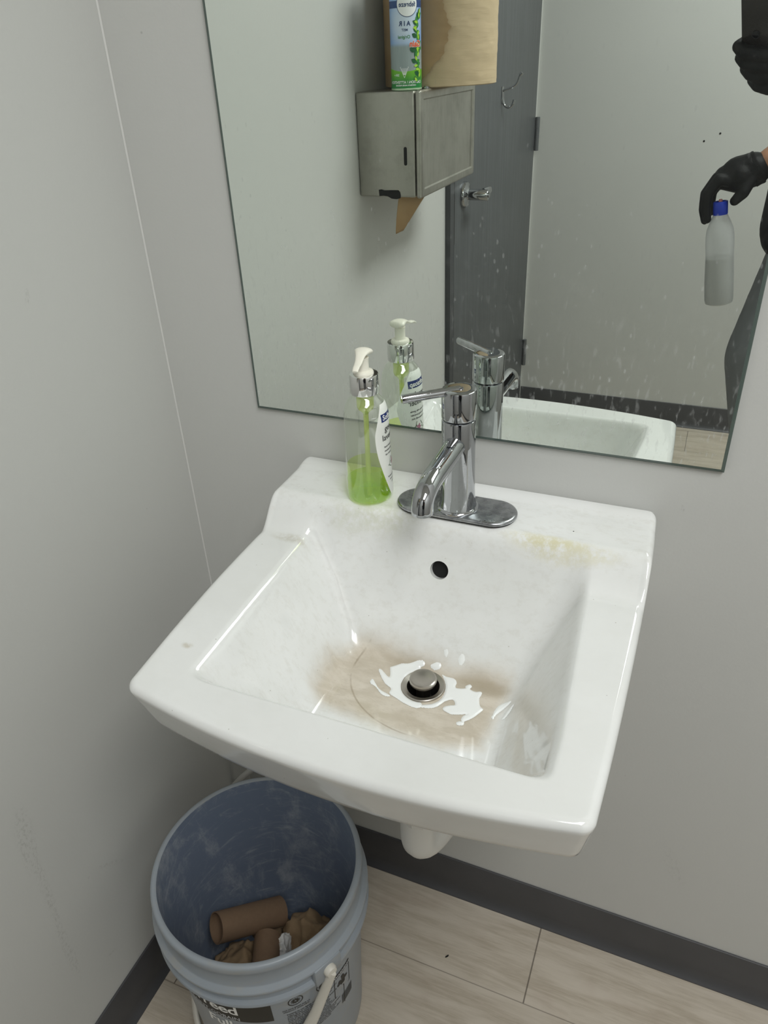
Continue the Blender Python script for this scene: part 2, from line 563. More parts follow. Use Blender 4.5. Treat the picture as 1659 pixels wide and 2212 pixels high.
# clear shell and liquids: partly see-through, thin
def film(name, tint, alpha, rough=.04, gloss=.06, diffuse=None, through=.5, residue=None):
    w = M(name)
    tr = w.n('ShaderNodeBsdfTransparent'); tr.inputs[0].default_value = tint
    df = w.n('ShaderNodeBsdfDiffuse'); df.inputs['Color'].default_value = diffuse or tint
    tl = w.n('ShaderNodeBsdfTranslucent'); tl.inputs['Color'].default_value = diffuse or tint
    mx0 = w.n('ShaderNodeMixShader'); mx0.inputs[0].default_value = through
    w.l(df.outputs[0], mx0.inputs[1]); w.l(tl.outputs[0], mx0.inputs[2])
    mx1 = w.n('ShaderNodeMixShader'); mx1.inputs[0].default_value = alpha
    if residue:      # dried soap clouds the wall above the liquid
        w.l(w.ramp(w.xyz()[2], residue[0], residue[1], .015, alpha), mx1.inputs[0])
    w.l(tr.outputs[0], mx1.inputs[1]); w.l(mx0.outputs[0], mx1.inputs[2])
    gl = w.n('ShaderNodeBsdfGlossy'); gl.inputs['Roughness'].default_value = rough; gl.inputs['Color'].default_value = (1, 1, 1, 1)
    lw = w.n('ShaderNodeFresnel'); lw.inputs['IOR'].default_value = 1.5
    geo = w.n('ShaderNodeNewGeometry')
    face = w.math('SUBTRACT', 1., geo.outputs['Backfacing'])
    mx2 = w.n('ShaderNodeMixShader')
    w.l(w.math('MULTIPLY', w.math('ADD', w.math('MULTIPLY', lw.outputs[0], .8), gloss * .2), face), mx2.inputs[0])
    w.l(mx1.outputs[0], mx2.inputs[1]); w.l(gl.outputs[0], mx2.inputs[2])
    w.l(mx2.outputs[0], w.out.inputs[0])
    return w.m
M_CLEAR = film('clear_plastic', (.945, .965, .93, 1), .12, .05, .5, (.86, .90, .83, 1), residue=(.02, .06))
M_SOAP = film('green_soap', (.86, .955, .02, 1), .30, .06, .0, (.52, .78, .0, 1))
M_SOAPFILM = film('green_soap_film', (.90, .975, .42, 1), .18, .1, .0, srgb('#bfe83a'))
M_SOAPTUBE = film('soap_filled_tube', (.90, .97, .5, 1), .5, .15, .0, srgb('#dbe77c'))
M_PUMP = plain('cream_plastic', '#eae7da', .35)
M_LABELWHITE = plain('white_label', '#eef0ea', .4)
M_NAVY = plain('navy_ink', '#1f3370', .4)
M_INK = plain('dark_ink', '#2b2b2b', .5)
M_WHITEINK = plain('white_ink', '#f2f2f0', .5)
M_PINK = plain('pink_ink', '#b06a86', .5)
M_LEAF = plain('green_ink', '#3f5a3a', .5)

# bucket plastic
bk = M('grey_blue_plastic', srgb('#8b929a'), .36)
P = bk.pos()
sc_ = bk.ramp(bk.noise(bk.pos((1, 1, 3)), 26, 6, .7), .48, .74)
bk.color(bk.mix(bk.math('MULTIPLY', sc_, .5), bk.mix(bk.noise(P, 9, 3), srgb('#8d949c'), srgb('#99a0a7')), srgb('#a19c92')))
bk.bump(bk.noise(P, 90, 4), .06, .001)
M_BUCKET = bk.m
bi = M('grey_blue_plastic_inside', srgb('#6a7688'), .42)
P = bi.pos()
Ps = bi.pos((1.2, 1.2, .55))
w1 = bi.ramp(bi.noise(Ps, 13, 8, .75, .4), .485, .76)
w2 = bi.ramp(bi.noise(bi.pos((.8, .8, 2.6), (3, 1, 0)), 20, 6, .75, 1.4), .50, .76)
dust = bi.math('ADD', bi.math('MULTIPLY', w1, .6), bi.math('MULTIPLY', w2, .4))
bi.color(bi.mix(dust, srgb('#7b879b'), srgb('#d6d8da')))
spk = bi.math('MULTIPLY', bi.ramp(bi.voro(P, 30), .035, .06, 1., 0.), bi.ramp(bi.noise(P, 12, 1), .60, .64))
M_BUCKETIN = bi.m
M_BAIL = plain('ivory_plastic_handle', '#d8d4ca', .4)
M_BLACKPRINT = plain('black_print', '#26241f', .5)
M_GREYPRINT = plain('grey_print', '#c7cbd0', .5)

# papers
kr = M('brown_cardboard', srgb('#94704f'), .8)
P = kr.pos()
kr.color(kr.mix(kr.noise(P, 160, 4, .7), srgb('#7a624c'), srgb('#8a7058')))
M_CARD = kr.m
tw = M('brown_towel_paper', srgb('#a98c68'), .85)
P = tw.pos()
tw.color(tw.mix(tw.noise(P, 40, 4), srgb('#9d7f5b'), srgb('#b3966f')))
tw.bump(tw.noise(P, 320, 2), .1, .0006)
M_TOWEL = tw.m
cm_ = M('crumpled_brown_paper', srgb('#9a8163'), .9)
P = cm_.pos()
cm_.color(cm_.mix(cm_.noise(P, 40, 4), srgb('#8e7659'), srgb('#a08768')))
cm_.bump(cm_.noise(P, 130, 4, .6), .25, .002)
M_CRUMP = cm_.m
tr_ = M('paper_towel_roll', srgb('#c4ab86'), .85)
Pr = tr_.pos((1.2, 1.2, 6), (0, 0, 0))
wr = tr_.noise(tr_.pos((1.0, 1.0, 8)), 14, 4, .55, .5)
tr_.color(tr_.mix(wr, srgb('#c0ab8b'), srgb('#c4b090')))
tr_.bump(wr, .25, .003)
M_ROLL = tr_.m
M_TISSUE = plain('white_tissue', '#e3e2de', .9)
M_PVC = plain('white_pvc', '#e2e1dd', .35)
M_FOAM = plain('white_liquid_cleaner', '#f4f6f5', .22)
M_LAMP = bpy.data.materials.new('lamp_diffuser')
M_LAMP.use_nodes = True
nt = M_LAMP.node_tree
nt.nodes.clear()
em = nt.nodes.new('ShaderNodeEmission'); em.inputs[0].default_value = (*LIGHT_COLOR, 1); em.inputs[1].default_value = LIGHT_STRENGTH
mo = nt.nodes.new('ShaderNodeOutputMaterial'); nt.links.new(em.outputs[0], mo.inputs[0])
M_LAMPFRAME = plain('white_lamp_frame', '#e8e8e6', .4)

# ------------------------------------------------------------------ the room
RX, RY, RZ = 1.95, -2.137, 2.44       # right wall, far wall, ceiling
MY = -0.006                            # mirror face
def slab(name, lo, hi, mat):
    o = link(name, box_mesh(name, lo, hi), mat)
    return tag(o, kind='structure')
slab('floor', (-.12, RY - .12, -.1), (RX + .12, .12, 0), M_FLOOR)
slab('ceiling', (-.12, RY - .12, RZ), (RX + .12, .12, RZ + .1), M_CEIL)
slab('wall_back', (-.12, 0, 0), (RX + .12, .12, RZ), M_WALL)
wf = slab('wall_front', (-.12, RY - .12, 0), (RX + .12, RY, RZ), M_WALL)
slab('wall_right', (RX, RY, 0), (RX + .12, 0, RZ), M_WALL)
# left wall with the door opening
DY0, DY1, DZ = -1.160, -2.125, 2.08
bm = bmesh.new()
bm_box(bm, (-.12, DY0, 0), (0, 0, RZ))
bm_box(bm, (-.12, RY, DZ), (0, DY0, RZ))
bm_box(bm, (-.12, RY, 0), (0, DY1, DZ))
tag(link('wall_left', from_bm('wall_left', bm), M_WALL_LEFT), kind='structure')

for hx, hz in ((.551, .998), (.596, 1.020)):
    o = link('screw_hole', lathe('screw_hole', [(0, 0), (.003, 0), (.003, .0006), (0, .0008)], 16), M_DARK, wf)
    o.rotation_euler = (-math.pi / 2, 0, 0); o.location = (hx, RY + .0002, hz)

# corner bead of caulk
v, fcs = [], []
me = mesh('trim', [(.0002, -.0002, .09), (.0018, -.0002, .09), (.0002, -.0018, .09), (.0002, -.0002, RZ), (.0018, -.0002, RZ), (.0002, -.0018, RZ)],
          [(0, 1, 2), (3, 5, 4), (0, 3, 4, 1), (1, 4, 5, 2), (2, 5, 3, 0)])
tag(link('trim_1', fix_normals(me), M_CAULK), kind='structure')

# cove base: a flat board that curls out to a toe
BP = [(0, 0), (.013, 0), (.0128, .002), (.0105, .0045), (.0075, .008), (.0052, .013), (.0040, .019), (.0034, .026), (.0032, .087), (.0026, .0895), (.0014, .0905), (0, .0905)]
def cove(name, path, inward):
    """path: list of wall points (x, y); inward: unit normals into the room per point (mitred)"""
    V, F = [], []
    n = len(BP)
    for (x, y), (nx, ny) in zip(path, inward):
        for d_, z in BP:
            V.append((x + nx * d_, y + ny * d_, z + .0003))
    for i in range(len(path) - 1):
        for k in range(n):
            k2 = (k + 1) % n
            F.append((i * n + k, (i + 1) * n + k, (i + 1) * n + k2, i * n + k2))
    F.append(tuple(range(n))); F.append(tuple((len(path) - 1) * n + k for k in range(n)))
    me = fix_normals(mesh(name, V, F, True))
    return tag(link(name, sharp(me, 30), M_RUBBER), kind='structure')
e = .0004
cove('baseboard_back', [(e, -e), (RX - e, -e)], [(1, -1), (-1, -1)])
cove('baseboard_left', [(e, -e), (e, DY0 - .0)], [(1, -1), (1, 0)])
cove('baseboard_front', [(e, RY + e), (RX - e, RY + e)], [(0, 1), (-1, 1)])
cove('baseboard_right', [(RX - e, -e), (RX - e, RY + e)], [(-1, -1), (-1, 1)])

# door with its frame
door = thing('door_1', 'plain grey painted door with a chrome lever, at the end of the left wall', 'door', (0, 0, 0))
tag(door, kind='structure')
bm = bmesh.new()
bm_box(bm, (-.10, DY0, 0.0), (.014, DY0 - .030, DZ))        # jamb by the latch
bm_box(bm, (-.10, DY0 - .030, 0.0), (-.012, DY0 - .066, DZ))
bm_box(bm, (-.10, DY0 - .066, DZ - .04), (.010, DY1, DZ))   # head
tag(link('door_frame', from_bm('door_frame', bm), M_FRAME, door), 'dark grey steel door frame')
lf = link('door_panel', box_mesh('door_panel', (-.045, -2.116, .012), (.002, -1.230, DZ - .044), .0015, 2), M_DOOR, door)
# latch plate
link('latch_plate', box_mesh('latch_plate', (-.012, -1.2295, .84), (.0035, -1.2215, 1.01), .001, 2), M_BLACKRUB, door)
lv = link('lever_handle', lathe('lever_handle', [(0, .0), (.0325, 0), (.0325, .005), (.030, .010), (.018, .013), (.0138, .016), (.0138, .066), (.0125, .068), (.0065, .068), (.0065, .071), (0, .0715)], 48), M_CHROME, door)
lv.rotation_euler = (0, math.pi / 2, 0); lv.location = (.002, -1.307, .953)
me = tube_mesh('lever', [(.056, -1.309, .957), (.060, -1.325, .958), (.060, -1.345, .958), (.058, -1.362, .957)], [.0125, .012, .011, .010], 20, True, (1.0, .55))
tag(link('lever', me, M_CHROME, door))
for z in (1.85, 1.023, .242):
    h = link('hinge', lathe('hinge', [(0, -.052), (.0075, -.052), (.0075, -.018), (.0068, -.0175), (.0068, -.0165), (.0075, -.016), (.0075, .016), (.0068, .0165), (.0068, .0175), (.0075, .018), (.0075, .052), (0, .052)], 20), M_HINGE, door)
    h.location = (.0095, -2.1185, z)
    h2 = link('hinge_leaf', box_mesh('hinge_leaf', (-.008, .002, -.05), (-.0072, .035, .05)), M_HINGE, h)
    h2['label'] = 'flat steel hinge leaf'

# coat hook on the door
hk = thing('coat_hook', 'small chrome double coat hook screwed to the grey door', 'hook', (.002, -1.665, 1.165))
me = box_mesh('plate', (0, -.008, -.022), (.003, .008, .022), .001, 2)
link('plate', me, M_CHROME, hk)
me = tube_mesh('upper_prong', catmull([(.001, 0, .010), (.012, 0, .014), (.030, 0, .020), (.043, 0, .030), (.050, 0, .048), (.056, 0, .054)], 8), [.0032] * 33 + [.0045] * 8, 14)
link('upper_prong', me, M_CHROME, hk)
me = tube_mesh('lower_prong', catmull([(.002, 0, .006), (.003, 0, -.012), (.008, 0, -.026), (.020, 0, -.032), (.031, 0, -.026), (.036, 0, -.012)], 8), [.0034] * 33 + [.0042] * 8, 14)
link('lower_prong', me, M_CHROME, hk)

# ceiling light
cl = thing('ceiling_light', 'flat rectangular ceiling light panel with white frame', 'ceiling light', LIGHT_POS)
lx, ly = LIGHT_SIZE[0] / 2, LIGHT_SIZE[1] / 2
bm = bmesh.new()
t_ = .02
bm_box(bm, (-lx - t_, -ly - t_, -.03), (-lx, ly + t_, -.0005)); bm_box(bm, (lx, -ly - t_, -.03), (lx + t_, ly + t_, -.0005))
bm_box(bm, (-lx, -ly - t_, -.03), (lx, -ly, -.0005)); bm_box(bm, (-lx, ly, -.03), (lx, ly + t_, -.0005))
link('frame', from_bm('frame', bm), M_LAMPFRAME, cl)
link('diffuser', mesh('diffuser', [(-lx, -ly, -.024), (lx, -ly, -.024), (lx, ly, -.024), (-lx, ly, -.024)], [(0, 3, 2, 1)]), M_LAMP, cl)

# ------------------------------------------------------------------ the mirror
mr = thing('wall_mirror', 'large frameless mirror with dust and splash marks above the sink', 'mirror', (0, 0, 0))
mx0, mx1, mz0, mz1 = .1345, .6925, .8985, 1.66
me = mesh('glass_face', [(mx0 + .0035, MY, mz0 + .0035), (mx1 - .0035, MY, mz0 + .0035), (mx1 - .0035, MY, mz1 - .0035), (mx0 + .0035, MY, mz1 - .0035)], [(0, 1, 2, 3)])
link('glass_face', me, M_MIRROR, mr)
bm = bmesh.new()
bv = .0012
# edge band, open at the face; the bevel strip paints in the edge's reflection
ring = lambda y, k: [bm.verts.new((mx0 + k, y, mz0 + k)), bm.verts.new((mx1 - k, y, mz0 + k)), bm.verts.new((mx1 - k, y, mz1 - k)), bm.verts.new((mx0 + k, y, mz1 - k))]
r0, r1, r1b, r2 = ring(-.0002, 0), ring(MY + bv, 0), ring(MY + .0004, .0012), ring(MY, .0035)
for a, b in ((r0, r1), (r1, r1b), (r1b, r2)):
    for k in range(4):
        bm.faces.new((a[k], a[(k + 1) % 4], b[(k + 1) % 4], b[k]))
bm.faces.new(r0[::-1])
bmesh.ops.recalc_face_normals(bm, faces=bm.faces)
tag(link('glass_edge', from_bm('glass_edge', bm), M_GLASSEDGE, mr), 'green glass edge with its reflection painted as a bevel strip')

# ------------------------------------------------------------------ the sink
SX0, SX1 = .198, .6375
DRAIN = (.425, -.187)
def sst(t):
    t = np.clip(t, 0, 1); return t * t * (3 - 2 * t)
def front_y(x):
    u = (x - .4178) / .2197
    return -.411 + .024 * u * u
def smin(a, b, k):
    h = np.maximum(k - np.abs(a - b), 0) / k
    return np.minimum(a, b) - h * h * k * .25
def rampf(s_, r0, r1):
    mid_ = np.where(s_ < r0, (s_ + r0) ** 2 / (4 * r0), np.where(s_ > 1 - r1, 1 - (1 + r1 - s_) ** 2 / (4 * r1), s_))
    return np.where(s_ <= -r0, 0., np.where(s_ >= 1 + r1, 1., mid_))
def z_top(x, y):
    Y = -y
    return .8358 + .0028 * (1 - sst((Y - .008) / .020)) - .052 * np.clip(Y - .005, 0, .085) - .0365 * sst((Y - .079) / .042) - .0115 * np.clip((Y - .13) / .27, 0, 1)
def basin_s(x, y):
    xr = .579 + .014 * np.clip((-y - .11) / .2, 0, 1)
    a = (x - .2525) / .072; b = (xr - x) / .058; c = (y + .3565) / .040; d = (-.094 - y) / .062
    return smin(smin(a, b, .25), smin(c, d, .25), .34)
def z_surf(x, y):
    x = np.asarray(x, float); y = np.asarray(y, float)
    S = rampf(basin_s(x, y), .10, .22)
    zf = .6735 + .035 * np.maximum(0, np.hypot(x - .425, y + .188) - .024)
    return z_top(x, y) * (1 - S) + zf * S

STAIN = [(0.3132, -0.1901), (0.3347, -0.1507), (0.371, -0.1486), (0.4322, -0.1512), (0.4526, -0.1543), (0.4892, -0.1502), (0.5158, -0.1537), (0.5204, -0.1701), (0.5134, -0.2022), (0.5103, -0.2525), (0.4711, -0.2644), (0.4172, -0.2635), (0.367, -0.2561), (0.3288, -0.2566), (0.3168, -0.243), (0.3123, -0.2173)]
def poly_sd(x, y, poly):
    """signed distance to a polygon, positive inside"""
    dmin = np.full(x.shape, 1e9); ins = np.zeros(x.shape, bool)
    n = len(poly)
    for i in range(n):
        ax, ay = poly[i]; bx, by = poly[(i + 1) % n]
        ex, ey = bx - ax, by - ay
        t = np.clip(((x - ax) * ex + (y - ay) * ey) / (ex * ex + ey * ey), 0, 1)
        dmin = np.minimum(dmin, np.hypot(x - ax - t * ex, y - ay - t * ey))
        c = ((ay > y) != (by > y)) & (x < (bx - ax) * (y - ay) / (by - ay + 1e-12) + ax)
        ins ^= c
    return np.where(ins, dmin, -dmin)

def side_bow(p):
    """the long sides are not quite straight"""
    q = p.copy()
    y = np.clip(-p[:, 1], 0, .40)
    k = np.linspace(0, .40, 81)
    def sm(a):
        v = np.interp(k, [0, .06, .13, .22, .31, .385, .40], a)
        for _ in range(60): v[1:-1] = (v[:-2] + v[1:-1] * 2 + v[2:]) / 4
        return np.interp(y, k, v)
    xl = sm([.1965, .1955, .1920, .1905, .1935, .1985, .199]); xr = sm([.6350, .6395, .6405, .6400, .6385, .6355, .635])
    L = np.clip((.4178 - p[:, 0]) / .2198, 0, 1) ** 2; R_ = np.clip((p[:, 0] - .4178) / .2197, 0, 1) ** 2
    q[:, 0] += L * (xl - SX0) + R_ * (xr - SX1)
    return q

def sink_outline(n_corner=14, step=.004, inset=0., rc=.013, rb=.010):
    """closed outline from the back left corner, anticlockwise seen from above"""
    x0, x1, yb = SX0 + inset, SX1 - inset, -.0008
    rc, rb = rc - inset * .6, rb - inset * .6
    fy = lambda x: front_y(x) + inset
    al = .205
    pts = []
    def arc(cx, cy, r, a0, a1):
        for k in range(n_corner + 1):
            a = a0 + (a1 - a0) * k / n_corner
            pts.append((cx + r * math.cos(a), cy + r * math.sin(a)))
    def seg(p, q, m):
        for k in range(1, m):
            t = k / m; pts.append((p[0] + (q[0] - p[0]) * t, p[1] + (q[1] - p[1]) * t))
    cl_, cr_ = x0 + rc, x1 - rc
    xa, xb = cl_ - rc * math.sin(al), cr_ + rc * math.sin(al)
    yl, yr = fy(xa) + rc * math.cos(al), fy(xb) + rc * math.cos(al)
    arc(x0 + rb, yb - rb, rb, math.pi / 2, math.pi)
    seg((x0, yb - rb), (x0, yl), 92)
    arc(cl_, yl, rc, math.pi, 1.5 * math.pi - al)
    m = 112
    for k in range(1, m):
        x = xa + (xb - xa) * k / m
        pts.append((x, fy(x)))
    arc(cr_, yr, rc, 1.5 * math.pi + al, 2 * math.pi)
    seg((x1, yr), (x1, yb - rb), 92)
    arc(x1 - rb, yb - rb, rb, 0, math.pi / 2)
    seg((x1 - rb, yb), (x0 + rb, yb), 100)
    return pts

OUT = side_bow(np.array(sink_outline()))
NB = len(OUT)
ctr = np.array(DRAIN)
ang = np.arctan2(OUT[:, 1] - ctr[1], OUT[:, 0] - ctr[0])
HOLE = ctr + .019 * np.stack([np.cos(ang), np.sin(ang)], 1)
NR = 190
RED = .008           # rounding of the outer edges
# rings from the drain hole to just short of the outline, then the rounded edge, skirt and underside
V = []
ts = list(np.linspace(0, 1, NR))
IN = side_bow(np.array(sink_outline(inset=RED)))
IN[:, 1] = np.minimum(IN[:, 1], -.005)
rings = []
for t in ts:
    p = HOLE + (IN - HOLE) * t
    rings.append(np.column_stack([p, z_surf(p[:, 0], p[:, 1])]))
back = OUT[:, 1] > -.003
for k in range(1, 8):
    a = math.pi / 2 * k / 7
    w = math.sin(a)
    p = IN + (OUT - IN) * w
    rr = np.where(back, .004, RED)
    z = z_top(IN[:, 0], IN[:, 1]) - rr * (1 - math.cos(a))
    rings.append(np.column_stack([p, z]))
c_in = np.array([.4178, -.20])
def shrink(p, dx, dyf):
    q = p.copy()
    q[:, 0] = c_in[0] + (p[:, 0] - c_in[0]) * (1 - dx / .22)
    fr = np.clip((-p[:, 1]) / .40, 0, 1)
    q[:, 1] = p[:, 1] + dyf * fr ** 2
    return q
zapr = .7165
rings_edge_z = rings[-1][:, 2].copy()
for dx, dyf, z in ((.0006, .0015, .775), (.0025, .0055, .762), (.0048, .0105, .745), (.0072, .0155, .728), (.0082, .0180, .7205), (.0094, .0200, .7175), (.0115, .0225, .7160), (.0150, .026, .7155), (.028, .04, .7155), (.045, .06, .711), (.07, .085, .69), (.095, .105, .665), (.115, .125, .648)):
    q = shrink(OUT, dx, dyf)
    zt0 = rings_edge_z; fz = (.7805 - z) / (.7805 - zapr)
    lim = np.where(fz < 1, zt0 + (zapr - zt0) * fz, z)
    rings.append(np.column_stack([q, lim]))
U = ctr + .030 * np.stack([np.cos(ang), np.sin(ang)], 1)
rings.append(np.column_stack([U, np.full(NB, .640)]))
rings.append(np.column_stack([HOLE, np.full(NB, .638)]))
V = np.concatenate(rings)
F = []
nrg = len(rings)
for i in range(nrg - 1):
    a = i * NB; b = (i + 1) * NB
    for k in range(NB):
        k2 = (k + 1) % NB
        F.append((a + k, a + k2, b + k2, b + k))
for k in range(NB):     # drain throat
    k2 = (k + 1) % NB
    F.append(((nrg - 1) * NB + k, (nrg - 1) * NB + k2, k2, k))
me = mesh('sink_body', V, F, True)
fix_normals(me)
# overflow hole in the back wall of the bowl
OV = Vector((.4165, -.1095, .7785)); OVN = Vector((0, -.93, .36)).normalized(); OVR = .0108
bm = bmesh.new(); bm.from_mesh(me)
bm.verts.ensure_lookup_table()
def rad(p):
    d_ = p - OV; return (d_ - OVN * d_.dot(OVN)).length
near = [fc for fc in bm.faces if abs(fc.calc_center_median().x - OV.x) < .03 and fc.calc_center_median().z > .7 and fc.calc_center_median().y < -.06 and fc.calc_center_median().y > -.16]
edges = set(e_ for fc in near for e_ in fc.edges)
bmesh.ops.subdivide_edges(bm, edges=list(edges), cuts=2, use_grid_fill=True)
kill = [fc for fc in bm.faces if rad(fc.calc_center_median()) < OVR and abs((fc.calc_center_median() - OV).dot(OVN)) < .02 and fc.calc_center_median().z > .72]
bmesh.ops.delete(bm, geom=kill, context='FACES')
be = [e_ for e_ in bm.edges if e_.is_boundary]
bvs = set(v_ for e_ in be for v_ in e_.verts)
for v_ in bvs:
    d_ = v_.co - OV; h_ = d_.dot(OVN); p_ = d_ - OVN * h_
    v_.co = OV + OVN * h_ + p_.normalized() * OVR
ex = bmesh.ops.extrude_edge_only(bm, edges=be)
nv = [g_ for g_ in ex['geom'] if isinstance(g_, bmesh.types.BMVert)]
for v_ in nv: v_.co -= OVN * .011
bmesh.ops.recalc_face_normals(bm, faces=bm.faces)
for fc in bm.faces: fc.smooth = True
for e_ in be: e_.smooth = False
bm.to_mesh(me); bm.free()
co = np.empty(len(me.vertices) * 3); me.vertices.foreach_get('co', co); co = co.reshape(-1, 3)
bs = basin_s(co[:, 0], co[:, 1])
sd = poly_sd(co[:, 0], co[:, 1], STAIN)
stain_a = np.clip((sd + .014) / .026, 0, 1) * (co[:, 2] < .735) * (co[:, 2] > .66)
at = me.attributes.new('stain', 'FLOAT', 'POINT'); at.data.foreach_set('value', stain_a.astype(np.float32))
filmv = np.clip(np.where(bs > .0, .55 + .25 * np.clip(bs, 0, 1), 0) + np.where((co[:, 1] > -.10) & (co[:, 1] < -.018), .75, 0) + .12, 0, 1)
at = me.attributes.new('film', 'FLOAT', 'POINT'); at.data.foreach_set('value', filmv.astype(np.float32))
sink = thing('sink', 'white rectangular wall hung porcelain sink with a dirty basin', 'sink', (0, 0, 0))
link('basin', me, M_PORC, sink)
me = tube_mesh('overflow_channel', [OV - OVN * .0105, OV - OVN * .035], OVR * .99, 40)
tag(link('overflow_hole', me, M_DARK, sink), 'dark round overflow hole')

# drain
dr = thing('pop_up_drain', 'round chrome pop-up drain in the bottom of the sink basin', 'drain', (DRAIN[0], DRAIN[1], .6736))
link('flange', lathe('flange', [(.0178, -.03), (.0178, -.0010), (.0185, .0006), (.0235, .0022), (.0245, .0016), (.0248, .0002), (.0246, -.0004)], 64), M_DRAIN, dr)
link('throat', lathe('throat', [(0, -.028), (.0176, -.028), (.0176, -.012)], 40), M_DARK, dr)
link('stopper', lathe('stopper', [(0, -.02), (.008, -.02), (.008, .004), (.0135, .006), (.0150, .0075), (.0155, .0105), (.0150, .0125), (.0135, .0132), (.0090, .0130), (.0075, .0124), (0, .0122)], 64, False, 22), M_DRAIN, dr)

# white cleaner splashed round the drain
BL = {
 'a': [(0.3788, -0.1718), (0.3888, -0.1637), (0.3979, -0.1612), (0.4081, -0.1562), (0.415, -0.1559), (0.4162, -0.1593), (0.4124, -0.1625), (0.416, -0.1642), (0.4056, -0.171), (0.4009, -0.1821), (0.4012, -0.193), (0.4053, -0.2008), (0.4118, -0.2077), (0.4212, -0.2121), (0.4303, -0.2112), (0.4343, -0.2169), (0.4284, -0.2213), (0.4143, -0.2189), (0.4054, -0.2157), (0.3938, -0.211), (0.3926, -0.2034), (0.3825, -0.1979), (0.369, -0.1825), (0.3708, -0.1794), (0.3842, -0.1875)],
 'b': [(0.3662, -0.2018), (0.3673, -0.1973), (0.3718, -0.2009), (0.3814, -0.2093), (0.3947, -0.2133), (0.394, -0.2163), (0.386, -0.2156), (0.3757, -0.2076), (0.3686, -0.205)],
 'c': [(0.4392, -0.1633), (0.4446, -0.1648), (0.4543, -0.1652), (0.4585, -0.1691), (0.4601, -0.1771), (0.4699, -0.1751), (0.4697, -0.1715), (0.4731, -0.1675), (0.4766, -0.1697), (0.4762, -0.1745), (0.4824, -0.1764), (0.4874, -0.1744), (0.4902, -0.1765), (0.4898, -0.1856), (0.4936, -0.1957), (0.498, -0.1994), (0.4946, -0.208), (0.4906, -0.2156), (0.4839, -0.2228), (0.4803, -0.2216), (0.4806, -0.2153), (0.4832, -0.2119), (0.4693, -0.2168), (0.4584, -0.2142), (0.4569, -0.2096), (0.4619, -0.2052), (0.4673, -0.2022), (0.4625, -0.196), (0.4551, -0.2017), (0.4494, -0.2122), (0.4417, -0.2168), (0.4336, -0.2177), (0.4335, -0.2146), (0.4428, -0.2094), (0.4493, -0.201), (0.4509, -0.1894), (0.447, -0.1748)],
 'd': [(0.4234, -0.1572), (0.4302, -0.154), (0.4349, -0.1546), (0.4347, -0.1587), (0.4296, -0.1609), (0.4241, -0.1593)],
 'e': [(0.4762, -0.2268), (0.4797, -0.2236), (0.4847, -0.2243), (0.4839, -0.2284), (0.4789, -0.2295)],
 'f': [(0.4535, -0.1482), (0.4563, -0.1451), (0.4605, -0.1462), (0.4608, -0.15), (0.4577, -0.1523), (0.4549, -0.1509)],
 'g': [(0.4356, -0.1452), (0.4396, -0.1444), (0.4409, -0.1471), (0.4392, -0.1491), (0.4368, -0.1476)],
 'h': [(0.5096, -0.2078), (0.5109, -0.1932), (0.5155, -0.1844), (0.5225, -0.1814), (0.5242, -0.1842), (0.5194, -0.1923), (0.5134, -0.2022), (0.5119, -0.2095)],
 'i': [(0.5201, -0.2081), (0.5234, -0.1943), (0.5289, -0.1895), (0.5278, -0.1985), (0.5235, -0.2078)],
}
gx = np.arange(.36, .535, .0006); gy = np.arange(-.235, -.138, .0006)
GX, GY = np.meshgrid(gx, gy, indexing='ij')
field = np.full(GX.shape, -1.)
for pl in BL.values():
    # round the drawn corners off a little
    P_ = np.array([c_[:2] for c_ in catmull([(*q, 0) for q in pl + [pl[0]]], 5)[:-1]])
    field = np.maximum(field, poly_sd(GX, GY, [tuple(q) for q in P_]))
field = np.minimum(field, np.hypot(GX - DRAIN[0], GY - DRAIN[1]) - .0252)
ZS = z_surf(GX, GY)
hgt = .0010 * np.clip(field / .0022, -.2, 1) ** 1
idx = -np.ones(GX.shape, int); V = []; F = []
ok = field > -.0004
for i in range(GX.shape[0] - 1):
    for j in range(GX.shape[1] - 1):
        if ok[i, j] and ok[i + 1, j] and ok[i, j + 1] and ok[i + 1, j + 1]:
            q = []
            for a, b in ((i, j), (i + 1, j), (i + 1, j + 1), (i, j + 1)):
                if idx[a, b] < 0:
                    idx[a, b] = len(V); V.append((GX[a, b], GY[a, b], ZS[a, b] + max(hgt[a, b], -.0003) + .0004))
                q.append(idx[a, b])
            F.append(tuple(q))
o = link('cleaner_splash', mesh('cleaner_splash', V, F, True), M_FOAM)
tag(o, 'white cream cleaner splashed around the chrome drain', 'cleaning liquid', kind='stuff')

# ------------------------------------------------------------------ the faucet
FX, FY, FZ = .4235, -.0625, .8324
fa = thing('faucet', 'single lever chrome basin faucet on an oval deck plate', 'faucet', (FX, FY, FZ))
def stadium(L, W, n=24, inset=0.):
    r = W - inset; h = L - W
    pts = []
    for k in range(n + 1):
        a = -math.pi / 2 + math.pi * k / n; pts.append((h + r * math.cos(a), r * math.sin(a)))
    for k in range(n + 1):
        a = math.pi / 2 + math.pi * k / n; pts.append((-h + r * math.cos(a), r * math.sin(a)))
    return pts
def stadium_solid(name, L, W, prof):
    V, F = [], []
    n = None
    for ins, z in prof:
        p = stadium(L, W, 24, ins); n = len(p)
        V += [(x, y, z) for x, y in p]
    for i in range(len(prof) - 1):
        for k in range(n):
            k2 = (k + 1) % n
            F.append((i * n + k, i * n + k2, (i + 1) * n + k2, (i + 1) * n + k))
    F.append(tuple(range(n - 1, -1, -1))); F.append(tuple((len(prof) - 1) * n + k for k in range(n)))
    return sharp(fix_normals(mesh(name, V, F, True)), 40)
PL = Vector((-.0025, .0035, 0))
